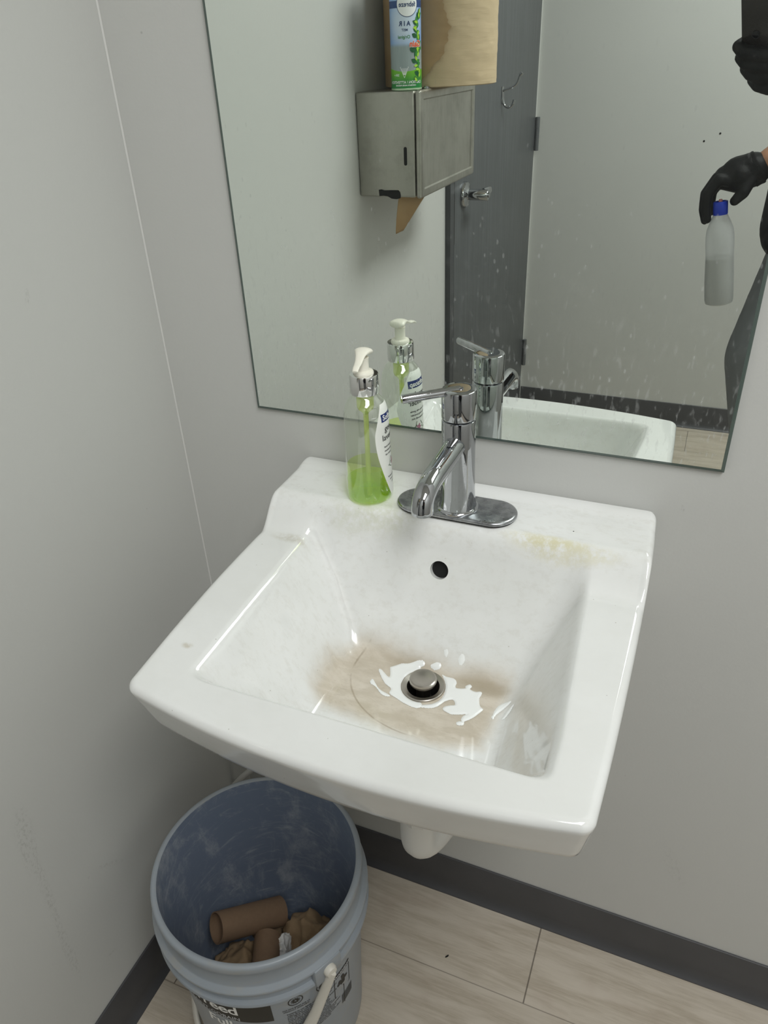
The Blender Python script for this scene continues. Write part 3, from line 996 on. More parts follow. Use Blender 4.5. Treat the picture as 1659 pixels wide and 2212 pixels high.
o = link('gasket', stadium_solid('gasket', .0705, .0275, [(.0012, 0), (.0012, .0018)]), M_BLACKRUB, fa); o.location = PL
o['label'] = 'black rubber gasket'
o = link('deck_plate', stadium_solid('deck_plate', .0705, .0275, [(.0004, .0019), (0, .0024), (0, .0042), (.0006, .0052), (.0022, .0060), (.005, .0064)]), M_DULLCHROME, fa); o.location = PL
o['label'] = 'dull scratched chrome plate'
body = [(0, .0062), (.0235, .0062), (.0237, .0075), (.0228, .0090), (.0212, .0100), (.0208, .0125), (.0196, .020), (.0190, .032), (.0186, .055), (.0184, .080), (.0184, .1135), (.0178, .1150), (.0168, .1156), (0, .1156)]
link('body', lathe('body', body, 96), M_CHROME, fa)
capp = [(0, .1168), (.0172, .1168), (.0184, .1176), (.0186, .1190), (.0186, .1475), (.0180, .1490), (.0168, .1497), (.0120, .1500), (0, .1500)]
capo = link('cap', lathe('cap', capp, 96), M_CHROME, fa)
sp = catmull([(0, -.002, .0888), (0, -.020, .0888), (0, -.045, .0872), (0, -.070, .0865), (0, -.088, .0857), (0, -.1020, .0822), (0, -.1110, .0765), (0, -.1145, .0680), (0, -.1148, .0635)], 8)
link('spout', tube_mesh('spout', sp, list(np.linspace(.0118, .0107, len(sp))), 40), M_CHROME, fa)
ae = tube_mesh('aerator', [(0, -.1148, .0642), (0, -.1148, .0633)], [.0090, .0090], 32)
o = link('aerator', ae, M_DARK, fa)
dl = Vector((-.0475, -.0385, 0)).normalized()
lp = [dl * -.001 + Vector((0, 0, .1478)), dl * .0175 + Vector((0, 0, .1476)), dl * .035 + Vector((0, 0, .1474)), dl * .0615 + Vector((0, 0, .1470)), dl * .0632 + Vector((0, 0, .14695))]
link('lever', tube_mesh('lever', lp, [.0046, .0047, .0047, .0047, .0041], 28), M_CHROME, fa)
link('set_screw', lathe('set_screw', [(0, .1498), (.0028, .1498), (.0026, .1512), (0, .1518)], 20), M_CHROME, capo).location = (.0022, -.0012, 0)

# ------------------------------------------------------------------ soap bottle
SB = (.3138, -.0605, .8325)
soap = thing('soap_bottle', 'clear pump bottle of green hand soap beside the faucet', 'soap bottle', SB)
shell = [(0, .0016), (.022, .0008), (.0252, .0004), (.0268, .0026), (.0274, .008), (.0272, .020), (.0266, .040), (.0259, .062), (.0255, .085), (.0254, .098), (.0248, .108), (.0228, .117), (.0192, .1235), (.0156, .1275), (.0138, .1305), (.0134, .1335)]
def rshell(z):
    zs = [p[1] for p in shell[3:]]; rs = [p[0] for p in shell[3:]]
    return float(np.interp(z, zs, rs))
link('bottle', lathe('bottle', shell, 96), M_CLEAR, soap)
lv_ = .0245
liq = [(0, .0024)] + [(r - .0011, max(z, .0024)) for r, z in shell[1:] if z < lv_] + [(rshell(lv_) - .0011, lv_), (0, lv_)]
o = link('soap', lathe('soap', liq, 72), M_SOAP, soap); o['label'] = 'bright green liquid soap'
fl = [(rshell(z) - .0014, z) for z in np.linspace(lv_ + .0004, .043, 8)]
o = link('soap_residue', lathe('soap_residue', fl, 72), M_SOAPFILM, soap); o['label'] = 'thin green film of soap'
link('collar', lathe('collar', [(.0128, .1312), (.0158, .1312), (.0162, .1320), (.0162, .1520), (.0156, .1532), (.0118, .1534)], 96), M_BRIGHT, soap)
pump = link('pump_head', lathe('pump_head', [(0, .1500), (.0112, .1500), (.0112, .1548), (.0104, .1562), (.0068, .1572), (.0062, .1590), (.0062, .1690), (.0066, .1712), (0, .1712)], 48), M_PUMP, soap)
az = math.radians(-80)
dn = Vector((math.cos(az), math.sin(az), 0))
pts = catmull([dn * -.0105 + Vector((0, 0, .1745)), dn * -.002 + Vector((0, 0, .1772)), dn * .008 + Vector((0, 0, .1762)), dn * .019 + Vector((0, 0, .1715)), dn * .028 + Vector((0, 0, .1700)), dn * .034 + Vector((0, 0, .1672))], 6)
wd = [.0050, .0085, .0098, .0102, .0100, .0096, .0092, .0087, .0081, .0075, .0069, .0063, .0058, .0053, .0050, .0047, .0045, .0043, .0042, .0041, .0040, .0039, .0038, .0037, .0036, .0036, .0035, .0034, .0033, .0032, .0030]
link('nozzle', tube_mesh('nozzle', pts, wd[:len(pts)], 24, True, (.42, 1.0), (0, 0, 1)), M_PUMP, pump)
o = link('pump_chamber', lathe('pump_chamber', [(0, .106), (.0035, .106), (.0050, .1085), (.0085, .1115), (.0098, .1150), (.0098, .1300), (0, .1300)], 32), M_SOAPTUBE, soap); o['label'] = 'soap filled pump chamber'
link('dip_tube', tube_mesh('dip_tube', [(0, 0, .107), (.0005, -.002, .06), (.002, -.006, .030), (.004, -.010, .006)], .0030, 14), M_SOAPTUBE, soap)
# label: a leaf shaped white sticker
LA = math.radians(13)
def lab_x(y):      # y from -.06 to .06 about the middle
    t = (y + .057) / .114
    wl = .0325 * (math.sin(math.pi * min(1, max(0, .04 + t * .93))) ** .55) * (.42 + .58 * min(1, t * 1.7))
    wr = .0285 * (math.sin(math.pi * min(1, max(0, .04 + t * .93))) ** .40)
    return -wr * (.55 + .45 * min(1, t * 1.4)), wl
zL = .064
rl = lambda k: (lambda z: rshell(z) + k)
v, fcs = grid_patch(lab_x, -.057, .057, 28, 40)
o = link('label', mesh('label', wrap(v, rl(.00035), LA, zL), fcs, True), M_LABELWHITE, soap); o['label'] = 'white paper label'
lab = o
def print_on(name, geo, mat, x, y, k=.0006, par=lab, R=None, a0=None, z0=None):
    v, f_ = geo
    v = [Vector((p[0] + x, p[1] + y, 0)) for p in v]
    oo = link(name, mesh(name, wrap(v, R or rl(k), LA if a0 is None else a0, zL if z0 is None else z0), f_), mat, par)
    return oo
print_on('brand_patch', rect(-.0165, .0165, -.0046, .0046, 16, 2), M_NAVY, 0, .0420, .0005)
print_on('brand_text', text_geo('Softsoap', .0085, .0002), M_WHITEINK, 0, .0420, .0008)
print_on('title_text', text_geo('gently', .0105, .0001), M_INK, 0, .0285)
print_on('title_text', text_geo('lavender', .0100, .0001), M_INK, 0, .0180)
txt = []
for i, sx_ in enumerate(('hand soap with gentle', 'moisturizing lavender', 'for velvety soft skin')):
    v, f_ = text_geo(sx_, .0034, .00005); txt.append(([p + Vector((0, .0070 - i * .0050, 0)) for p in v], f_))
print_on('small_print', join_geo(*txt), M_INK, 0, 0)
fl_ = []
for k in range(9):
    a = k * 2.4; r = .0008 + .0004 * k
    fl_.append(disc(.002 + r * math.cos(a), -.0155 + r * math.sin(a), .0012, 10, 1))
print_on('flower_print', join_geo(*fl_), M_PINK, 0, 0)
lf_ = []
for k, (x, y, a) in enumerate(((-.006, -.017, .4), (-.004, -.012, 1.0), (.007, -.011, 1.9), (.009, -.014, 2.6), (-.005, -.020, -.5), (.008, -.019, -2.7))):
    v, f_ = rect(-.004, .004, -.00035, .00035, 6, 1)
    lf_.append(([Vector((p.x * math.cos(a) - p.y * math.sin(a) + x, p.x * math.sin(a) + p.y * math.cos(a) + y, 0)) for p in v], f_))
print_on('leaf_print', join_geo(*lf_), M_LEAF, 0, 0)
txt = []
for i, sx_ in enumerate(('hydrating hand soap', 'savon a mains', '221 mL')):
    v, f_ = text_geo(sx_, .0029, .00005); txt.append(([p + Vector((0, -.032 - i * .0045, 0)) for p in v], f_))
print_on('small_print', join_geo(*txt), M_INK, 0, 0)

# ------------------------------------------------------------------ paper towel dispenser on the left wall
DX, DYA, DYB, DZ0, DZ1 = .127, -.650, -.978, 1.050, 1.2245
dp = thing('towel_dispenser', 'stainless steel paper towel dispenser mounted on the left wall', 'towel dispenser', (0, 0, 0))
bm = bmesh.new()
bm_box(bm, (.0006, DYB, DZ0), (DX - .013, DYA, DZ1))
bmesh.ops.bevel(bm, geom=[e_ for e_ in bm.edges], offset=.004, segments=3, profile=.5, affect='EDGES')
link('housing', sharp(from_bm('housing', bm), 40), M_STEEL, dp)
bm = bmesh.new()
fc = bm_box(bm, (DX - .0115, DYB - .0012, DZ0 - .0012), (DX, DYA + .0012, DZ1 + .0012))
bmesh.ops.bevel(bm, geom=[e_ for e_ in bm.edges], offset=.0045, segments=4, profile=.5, affect='EDGES')
front = max(bm.faces, key=lambda q: q.calc_center_median().x)
r = bmesh.ops.inset_individual(bm, faces=[front], thickness=.014, depth=0)
r = bmesh.ops.inset_individual(bm, faces=[front], thickness=.003, depth=-.0028)
cover = link('cover', sharp(from_bm('cover', bm), 25), M_STEEL, dp)
# sight slot in the side facing the sink, ragged cut-out at its foot
def rounded_slot(name, cx, cz, w, h, y):
    pts = []
    r_ = w / 2
    for k in range(13):
        a = math.pi * k / 12; pts.append((cx + r_ * math.cos(a), cz + h / 2 - r_ + r_ * math.sin(a)))
    for k in range(13):
        a = math.pi + math.pi * k / 12; pts.append((cx + r_ * math.cos(a), cz - h / 2 + r_ + r_ * math.sin(a)))
    return mesh(name, [(x, y, z) for x, z in pts], [tuple(range(len(pts)))])
o = link('sight_slot', rounded_slot('sight_slot', .0955, 1.1205, .0062, .031, DYA + .0004), M_DARK, dp); o['label'] = 'narrow dark sight slot'
cut = [(.040, DZ0 + .0128), (.046, DZ0 + .0136), (.052, DZ0 + .0120), (.064, DZ0 + .0126), (.080, DZ0 + .0128), (.0835, DZ0 + .0095), (.0845, DZ0 + .004), (.084, DZ0 - .001), (.076, DZ0 - .003), (.066, DZ0 - .0022), (.058, DZ0 + .0016), (.050, DZ0 + .0026), (.041, DZ0 + .0018)]
n_ = len(cut)
o = link('torn_slot', mesh('torn_slot', [(x, DYA + .0005, z) for x, z in cut], [tuple(range(n_))]), M_DARK, dp); o['label'] = 'dark ragged cut-out at the lower edge'
link('lock', lathe('lock', [(0, 0), (.0052, 0), (.0052, .0025), (.004, .0038), (0, .0042)], 28), M_CHROME, dp).location = (.1200, -.6985, DZ1 + .0012)

# towel hanging from it
pt = [(.020, -.672, DZ0 + .001), (.118, -.668, DZ0 + .001), (.118, -.715, DZ0 + .001), (.070, -.705, DZ0 - .058), (.058, -.665, DZ0 - .050)]
V = []; F = []
nu, nv_ = 16, 12
for j in range(nv_ + 1):
    t = j / nv_
    for i in range(nu + 1):
        u = i / nu
        top = Vector((.072 + .054 * u, -.672 - .012 * math.sin(u * 3), DZ0 + .0015))
        bot = Vector((.0605 + .010 * u, -.682 - .006 * u, DZ0 - .072 + .004 * u))
        p = top.lerp(bot, t); p.y += .006 * math.sin(t * 2.5 + u * 2)
        V.append(p)
for j in range(nv_):
    for i in range(nu):
        k = j * (nu + 1) + i; F.append((k, k + 1, k + nu + 2, k + nu + 1))
o = link('paper_towel', mesh('paper_towel', V, F, True), M_TOWEL)
tag(o, 'brown paper towel corner hanging out below the steel dispenser', 'paper towel')
md = o.modifiers.new('thick', 'SOLIDIFY'); md.thickness = .0004

# paper towel roll standing on top
RC = (.1085, -.8115); RR = .1055; RZ0 = DZ1 + .0016
rl_ = thing('paper_towel_roll', 'big brown paper towel roll standing on the steel dispenser', 'paper towel roll', (RC[0], RC[1], RZ0))
V, F, n_, H = [], [], 160, .195
prof = [(.022, 0.0), (RR - .004, 0.0), (RR - .001, .0015), (RR, .005)] + [(RR, .005 + (H - .010) * k / 40) for k in range(1, 40)] + [(RR, H - .005), (RR - .001, H - .0015), (RR - .004, H), (.022, H)]
for i, (r, z) in enumerate(prof):
    for k in range(n_):
        a = 2 * math.pi * k / n_
        w = 0
        if 3 <= i <= len(prof) - 4:
            w = .0009 * noise.noise(Vector((math.cos(a) * 2.2, math.sin(a) * 2.2, z * 46))) + .0007 * noise.noise(Vector((math.cos(a) * 7, math.sin(a) * 7, z * 120)))
        if abs(w) > 0: rr = r - .0012 + w
        else: rr = r
        V.append((rr * math.cos(a), rr * math.sin(a), z))
for i in range(len(prof)):
    i2 = (i + 1) % len(prof)
    for k in range(n_):
        k2 = (k + 1) % n_
        F.append((i * n_ + k, i * n_ + k2, i2 * n_ + k2, i2 * n_ + k))
link('roll', sharp(fix_normals(mesh('roll', V, F, True)), 50), M_ROLL, rl_)
link('core', lathe('core', [(.0188, .0005), (.0216, .0005), (.0216, H - .0005), (.0188, H - .0005)], 48, True), M_CARD, rl_)
# loose torn outer sheet wrapped over the side facing the sink
V, F = [], []
na, nz = 46, 60
a0_ = math.radians(150)
for j in range(nz + 1):
    z = .002 + (H - .004) * j / nz
    zz = z / H
    tear = math.radians(70) + .05 * noise.noise(Vector((0, 3.1, z * 60))) + .05 * noise.noise(Vector((5, 1, z * 150))) + .16 * sst(np.array((.14 - z) / .05)) * 0
    tear -= .10 * math.exp(-((z - .088) / .03) ** 2)
    tear += max(0., (.050 - z)) * 9.0
    for i in range(na + 1):
        a = a0_ + (tear - a0_) * i / na
        t = i / na
        lift = .0010 + .0075 * max(0, t - .70) ** 1.3 / .3 + .002 * max(0, noise.noise(Vector((a * 3, z * 30, 2)))) * t
        r = RR + lift
        x_, y_ = r * math.cos(a), r * math.sin(a)
        x_ = max(x_, -RC[0] + .0012)
        V.append((x_, y_, z))
for j in range(nz):
    for i in range(na):
        k = j * (na + 1) + i; F.append((k, k + 1, k + na + 2, k + na + 1))
o = link('loose_sheet', mesh('loose_sheet', V, F, True), M_TOWEL, rl_); o['label'] = 'torn outer sheet end'

# aerosol can
CN = (.0895, -.6790, DZ1 + .0004); CR = .0268
can = thing('air_freshener_can', 'blue and green aerosol can on the steel dispenser before the towel roll', 'spray can', CN)
cm = M('can_print', srgb('#9db9dc'), .28)
oz = cm.xyz()
P = cm.pos()
wave = cm.math('ADD', oz[2], cm.math('MULTIPLY', cm.math('SINE', cm.math('ADD', cm.math('MULTIPLY', oz[0], 60), 1.2)), .004))
sky = cm.mix(cm.ramp(oz[2], .07, .15), srgb('#7ea8e0'), srgb('#84b0e6'))
gl_ = cm.spot((.008, .026, .100), .026, .75, (1, 1, .8))
sky = cm.mix(cm.math('MULTIPLY', gl_, .72), sky, srgb('#e6eef6'))
wood = cm.mix(cm.noise(cm.pos((60, 60, 6)), 3, 3), srgb('#a9b4b4'), srgb('#8b9aa0'))
col = cm.mix(cm.ramp(oz[2], .064, .072), wood, sky)
grn = cm.mix(cm.ramp(oz[2], .006, .034), srgb('#1f8a3f'), srgb('#77c02a'))
col = cm.mix(cm.ramp(wave, .0325, .0335), grn, col)
lo_ = cm.math('MULTIPLY', cm.ramp(oz[2], .121, .1212), cm.ramp(oz[2], .1315, .1313))
col = cm.mix(lo_, col, srgb('#2b4a80'))
cm.color(col)
link('can_body', lathe('can_body', [(0, .003), (.020, .0015), (.0245, 0), (.0262, .0008), (CR, .004), (CR, .160), (.0262, .163), (.0225, .170), (.0218, .172), (.0218, .174)], 96), cm.m, can)
link('can_rim', lathe('can_rim', [(.0245, -.0002), (.0269, .0006), (.0272, .0022), (.0269, .0034), (.0262, .0034)], 64), plain('pale_can_rim', '#bcd6b4', .3, .4), can)
link('spray_cap', lathe('spray_cap', [(.0215, .170), (.0230, .171), (.0236, .174), (.0230, .196), (.0190, .206), (.0120, .209), (0, .210)], 64), plain('blue_cap', '#6fa1d8', .35), can)
CA = math.radians(72)
def on_can(name, geo, mat, x, y, k=.0003):
    return print_on(name, geo, mat, x, y, par=can, R=CR + k, a0=CA, z0=0)
M_CANNAVY = plain('can_navy_ink', '#26406f', .35)
M_CANWHITE = plain('can_white_ink', '#f4f6f8', .35)
M_CANGREEN = plain('can_green_ink', '#3c8a3a', .35)
M_CANLIME = plain('can_lime_ink', '#a9d93f', .35)
M_CANDARK = plain('can_dark_green_ink', '#1c5b35', .35)
M_CANRED = plain('can_orange_ink', '#e0562b', .35)
on_can('brand_circle', disc(-.005, .1265, .0188, 40, 4), M_CANNAVY, 0, 0, .0002)
on_can('brand_circle', disc(-.005, .1265, .0178, 40, 4), M_CANWHITE, 0, 0, .0004)
on_can('brand_text', text_geo('febreze', .0098, .0002), M_CANNAVY, -.005, .1255, .0006)
on_can('title_text', text_geo('A I R', .0095, .0003), M_CANNAVY, 0, .0985)
on_can('title_text', text_geo('MIST', .0052, .0001), M_CANNAVY, 0, .0895)
on_can('scent_text', text_geo('Original', .0068, .0001), M_CANGREEN, .0015, .0795)
vine = []
rv = random.Random(3)
def leafgeo(cx, cy, L, W, a, n=10):
    V = []
    for k in range(n + 1):
        t = k / n; V.append((t * L, W * math.sin(math.pi * t)))
    for k in range(n - 1, 0, -1):
        t = k / n; V.append((t * L, -W * math.sin(math.pi * t)))
    V = [Vector((cx + x * math.cos(a) - y * math.sin(a), cy + x * math.sin(a) + y * math.cos(a), 0)) for x, y in V]
    return V, [tuple(range(len(V)))]
dk, lm_, md_ = [], [], []
for k in range(17):
    y = .012 + k * .0062
    x = -.0245 - .0035 * math.sin(k * .9) + max(0, (.03 - y)) * .2
    dk.append(leafgeo(x, y - .002, .012, .0036, 1.2 + .8 * math.sin(k * 2.1)))
    md_.append(leafgeo(x + .001, y, .010, .0026, 2.2 + .9 * math.sin(k * 1.7)))
    lm_.append(leafgeo(x - .001, y + .001, .0085, .0021, .9 + 1.2 * math.sin(k * 1.3)))
on_can('leaf_print', join_geo(*dk), M_CANDARK, 0, 0, .00035)
on_can('leaf_print', join_geo(*md_), M_CANGREEN, 0, 0, .0005)
on_can('leaf_print', join_geo(*lm_), M_CANLIME, 0, 0, .00065)
on_can('brand_patch', disc(-.0150, .0615, .0065, 24, 2, .005), M_CANDARK, 0, 0, .0007)
on_can('brand_text', text_geo('Gain', .0125, .0009), M_CANWHITE, -.0195, .069, .0008)
on_can('brand_text', text_geo('Gain', .0125, .0004), M_CANRED, -.0195, .069, .0010)
tri = [Vector((-.0075, .0355, 0)), Vector((.0075, .0355, 0)), Vector((0, .0195, 0))]
def linegeo(p, q, w):
    d_ = (q - p).normalized(); n2 = Vector((-d_.y, d_.x, 0)) * w
    return [p + n2, q + n2, q - n2, p - n2], [(0, 1, 2, 3)]
tg = [linegeo(tri[i], tri[(i + 1) % 3], .0003) for i in range(3)] + [linegeo(Vector((x, .034, 0)), Vector((x * .3, .024, 0)), .0004) for x in (-.005, -.0025, 0, .0025, .005)]
on_can('warning_print', join_geo(*[(v, f_) for v, f_ in tg]), M_CANWHITE, .002, 0, .0004)
on_can('weight_text', text_geo('250 g', .0048, .0001), M_CANWHITE, .0165, .0235, .0004)
on_can('warning_text', text_geo('CAUTION / ATTENTION', .0058, .0001), M_CANWHITE, .000, .0125, .0004)
on_can('warning_text', text_geo('CONTENTS UNDER PRESSURE', .0028, .0001), M_CANWHITE, 0, .0078, .0004)

# ------------------------------------------------------------------ the bucket
BC = (.2097, -.2679)
bucket = thing('plastic_bucket', 'grey blue plastic compound bucket used as a bin under the sink', 'bucket', (BC[0], BC[1], .0006))
def rout(z): return .1235 + (.1395 - .1235) * z / .35
def rin(z): return .1205 + (.1342 - .1205) * z / .35
HB = .350
out = [(.1195, 0), (rout(.003), .003), (rout(.255), .255), (rout(.268), .268), (.1470, .270), (.1482, .2712), (.1482, .2740), (.1470, .2760), (.1418, .2775), (.1412, .2800), (.1412, .2960), (.1474, .2980), (.1486, .2995), (.1486, .3020), (.1476, .3038), (.1418, .3062), (.1408, .3080), (.1405, .3330), (.1420, .3360), (.1428, .3390), (.1428, .3455), (.1420, .3480), (.1406, .3495), (.1385, .3500), (.1362, .3497), (.1345, .3485)]
link('outer_wall', lathe('outer_wall', [(0, .0012)] + out, 160, False, 40), M_BUCKET, bucket)
inn = [(.1345, .3485), (rin(.33), .33), (rin(.16), .16), (rin(.02), .02), (rin(0) - .004, .009), (rin(0) - .02, .0065), (0, .0065)]
link('inner_wall', lathe('inner_wall', inn, 160, False, 40), M_BUCKETIN, bucket)
# ears, pivots and bail handle
EA = math.radians(-25.5)
def ear(az):
    bm = bmesh.new()
    Rz = Matrix.Rotation(az, 4, 'Z')
    V, F = [], []
    prof = [(-.024, .312), (.024, .312), (.024, .262), (-.024, .262)]
    bm_box(bm, (.1385, -.021, .268), (.1500, .021, .303), Rz)
    bmesh.ops.bevel(bm, geom=list(bm.edges), offset=.003, segments=2, profile=.5, affect='EDGES')
    return sharp(from_bm('ear', bm), 40)
link('ear', ear(EA), M_BUCKET, bucket); link('ear', ear(EA + math.pi), M_BUCKET, bucket)
bail = []
NBP = 40
for k in range(NBP + 1):
    t = math.pi * k / NBP
    # hangs down on the side nearest the camera
    ax = Vector((math.cos(EA), math.sin(EA), 0)); sd_ = Vector((ax.y, -ax.x, 0))
    p = ax * (.1560 * math.cos(t)) + Vector((0, 0,   .289 - .262 * max(math.sin(t), 0) ** .42)) + sd_ * (.15 * max(math.sin(t), 0) ** .7)
    rr = math.hypot(p.x, p.y)
    tz = min(1, max(0, (.289 - p.z) / .05))
    want = .1565 * (1 - tz) + (rout(min(p.z, .25)) + .0095) * tz if p.z < .289 else .1565
    d2 = Vector((p.x, p.y, 0)).normalized()
    p = Vector((d2.x * want, d2.y * want, p.z))
    bail.append(p)
link('bail_handle', tube_mesh('bail_handle', bail, [.0060, .0072] + [.0085] * (NBP - 3) + [.0072, .0060], 18, True, (1.0, .55)), M_BAIL, bucket)
for a in (EA, EA + math.pi):
    o = link('handle_knob', lathe('handle_knob', [(0, 0), (.0085, 0), (.0088, .004), (.0070, .0075), (0, .0085)], 28), M_BAIL, bucket)
    o.location = (.150 * math.cos(a), .150 * math.sin(a), .289)
    o.rotation_euler = (0, math.pi / 2, a)
rb_ = lambda k: (lambda z: rout(z) + k)
def on_bucket(name, geo, mat, azd, z, k=.0004):
    v, f_ = geo
    return link(name, mesh(name, wrap(v, rb_(k), math.radians(azd), z), f_), mat, bucket)
on_bucket('print_panel', rect(-.085, .0430, -.020, .0230, 40, 2), M_BLACKPRINT, -76, .222)
on_bucket('brand_text', text_geo('CertainTeed', .030, .0006, 'RIGHT', .95), M_WHITEINK, -76.5, .229, .0007)
on_bucket('brand_text', text_geo('SAINT-GOBAIN', .0115, .0001, 'RIGHT'), M_GREYPRINT, -76.5, .2075, .0007)
on_bucket('title_text', text_geo('Full', .028, .0006, 'RIGHT'), M_WHITEINK, -82, .1850, .0005)
def seal(x, y, r):
    gs = [ringpatch(x, y, r * .86, r), ringpatch(x, y, r * .15, r * .4, 20)]
    for k in range(12):
        a = k * math.pi / 6
        gs.append(linegeo(Vector((x + r * .4 * math.cos(a), y + r * .4 * math.sin(a), 0)), Vector((x + r * .62 * math.cos(a), y + r * .62 * math.sin(a), 0)), r * .07))
    return join_geo(*[(v, f_) for v, f_ in gs])
on_bucket('seal_print', seal(0, 0, .0105), M_BLACKPRINT, -44, .236)
on_bucket('small_print', join_geo(text_geo('PAR NOS BASES SUR LA', .0036, .0001), ([p + Vector((0, -.0046, 0)) for p in text_geo('PRODUCT AVAILABLE', .0036, .0001)[0]], text_geo('PRODUCT AVAILABLE', .0036, .0001)[1])), M_BLACKPRINT, -44, .2195)
on_bucket('seal_print', seal(0, 0, .0105), M_BLACKPRINT, -27, .232)
para = []
rp = random.Random(5)
WORDS = 'spread compound over joint and embed tape allow to dry sand lightly apply second coat feather edges keep from freezing mix well before use'.split()
for i in range(16):
    ln_ = ' '.join(rp.choice(WORDS) for _ in range(7))
    v, f_ = text_geo(ln_, .0040, .0001, 'LEFT'); v = [p + Vector((-.028, -i * .0046, 0)) for p in v if True]
    para.append((v, f_))
on_bucket('paragraph_print', join_geo(*para), M_BLACKPRINT, -38, .207)
wb = [linegeo(Vector((-.016, .028, 0)), Vector((.016, .028, 0)), .0006), linegeo(Vector((.016, .028, 0)), Vector((.016, -.028, 0)), .0006), linegeo(Vector((.016, -.028, 0)), Vector((-.016, -.028, 0)), .0006), linegeo(Vector((-.016, -.028, 0)), Vector((-.016, .028, 0)), .0006)]
wb.append(rect(-.016, .016, .019, .028, 6, 1))
for k in range(16):
    a = k * .9; wb.append(disc(.009 * math.cos(a) * (k % 4) / 4 + .002 * math.sin(k), -.002 + .014 * math.sin(a) * (k % 5) / 5, .0032, 8, 1))
on_bucket('warning_print', join_geo(*[(v, f_) for v, f_ in wb]), M_BLACKPRINT, -12, .192)
on_bucket('warning_text', text_geo('WARNING', .0068, .0002), M_GREYPRINT, -12, .2155, .0007)
on_bucket('barcode_print', join_geo(*[rect(-.012 + k * .0019, -.012 + k * .0019 + .0010, -.012, .012, 1, 1) for k in range(13)]), M_BLACKPRINT, -8, .140)
on_bucket('table_print', join_geo(*[(v, f_) for v, f_ in (linegeo(Vector((-.03, .02, 0)), Vector((.03, .02, 0)), .0006), linegeo(Vector((.03, .02, 0)), Vector((.03, -.03, 0)), .0006))]), M_BLACKPRINT, -24, .155)

# rubbish in the bucket
def tube_core(name, a, b, r, lab):
    a, b = Vector(a), Vector(b)
    d_ = (b - a); L = d_.length
    me = lathe(name, [(r - .0016, 0), (r, .0), (r, L), (r - .0016, L)], 64, True)
    me.transform(Matrix.Translation(a) @ d_.to_track_quat('Z', 'Y').to_matrix().to_4x4())
    o = link(name, me, M_CARD)
    return tag(o, lab, 'cardboard tube', 'cardboard tubes in the bucket')
def crumple(name, c, r, seed, mat, lab, cat, group=None, amp=.5, sub=5):
    bm = bmesh.new()
    bmesh.ops.create_icosphere(bm, subdivisions=sub, radius=1)
    so = Vector((seed * 3.7, seed * 1.3, seed * 7.1))
    rc_ = random.Random(seed)
    planes = []
    for _ in range(26):
        n_ = Vector((rc_.gauss(0, 1), rc_.gauss(0, 1), rc_.gauss(0, 1))).normalized()
        planes.append((n_, rc_.uniform(.68, 1.0)))
    for v_ in bm.verts:
        p = v_.co.copy()
        q = p + .35 * noise.noise_vector(p * 1.3 + so)
        q2 = (p + .22 * noise.noise_vector(p * 2.2 + so)).normalized()
        fac = min(d_ / max(q2.dot(n_), .05) for n_, d_ in planes)
        rid_ = 1 - abs(noise.noise(q * 1.6 + so)) * 2.2
        rid2 = 1 - abs(noise.noise(q * 3.6 + so * 2)) * 2.2
        k = min(fac, 1.2) * .90 + amp * .22 * max(rid_, 0) ** 3 + amp * .05 * max(rid2, 0) ** 3 - .05
        v_.co = Vector((p.x * r[0] * k, p.y * r[1] * k, p.z * r[2] * k))
    me = from_bm(name, bm, True)
    o = link(name, me, mat, loc=c)
    return tag(o, lab, cat, group)
tube_core('cardboard_tube', (.1185, -.2835, .157), (.1775, -.2005, .108), .0228, 'long brown cardboard tube lying on the rubbish in the bucket')
tube_core('cardboard_tube', (.1815, -.2475, .112), (.2170, -.318, .124), .0205, 'second cardboard tube lying nearer the front rim of the bucket')
crumple('crumpled_towel', (.250, -.216, .070), (.056, .058, .062), 1, M_CRUMP, 'crumpled brown paper towel at the right side of the bucket', 'paper towel', 'crumpled paper towels in the bucket', .62)
crumple('crumpled_towel', (.140, -.283, .058), (.047, .050, .046), 2, M_CRUMP, 'crumpled brown paper towel left of the nearer cardboard tube', 'paper towel', 'crumpled paper towels in the bucket', .6)
crumple('crumpled_towel', (.166, -.206, .046), (.042, .036, .036), 3, M_CRUMP, 'crumpled brown paper towel underneath the long cardboard tube', 'paper towel', 'crumpled paper towels in the bucket', .6)
crumple('crumpled_tissue', (.2055, -.250, .094), (.020, .026, .040), 4, M_TISSUE, 'white crumpled tissue between brown towels in the bucket', 'tissue', None, .6)

# ------------------------------------------------------------------ plumbing under the sink
tp = thing('drain_trap', 'white plastic drain trap hanging below the sink', 'drain pipe', (DRAIN[0], DRAIN[1], 0))
link('tailpiece', tube_mesh('tailpiece', [(0, 0, .637), (0, 0, .45)], .0165, 32), M_PVC, tp)
ub = [(-.010, 0, .470), (-.010, 0, .408)]
for k in range(0, 13):
    a = math.pi * k / 12
    ub.append((-.010 + .010 * (1 - math.cos(a)), .032 * (1 - math.cos(a)), .402 - .026 * math.sin(a)))
ub += [(.010, .0645, .44)]
link('trap_bend', tube_mesh('trap_bend', ub, .0235, 32), M_PVC, tp)
link('trap_arm', tube_mesh('trap_arm', [(.010, .065, .43), (.010, .068, .455), (.012, .080, .470), (.014, .11, .475), (.016, .1865, .478)], .0195, 32), M_PVC, tp)
o = link('slip_nut', lathe('slip_nut', [(.0200, -.014), (.0270, -.014), (.0280, -.010), (.0280, .010), (.0270, .014), (.0200, .014)], 12, True, 20), M_PVC, tp); o.location = (-.008, 0, .466)
o = link('slip_nut', lathe('slip_nut', [(.0200, -.014), (.0270, -.014), (.0280, -.010), (.0280, .010), (.0270, .014), (.0200, .014)], 12, True, 20), M_PVC, tp); o.location = (.010, .0648, .424)
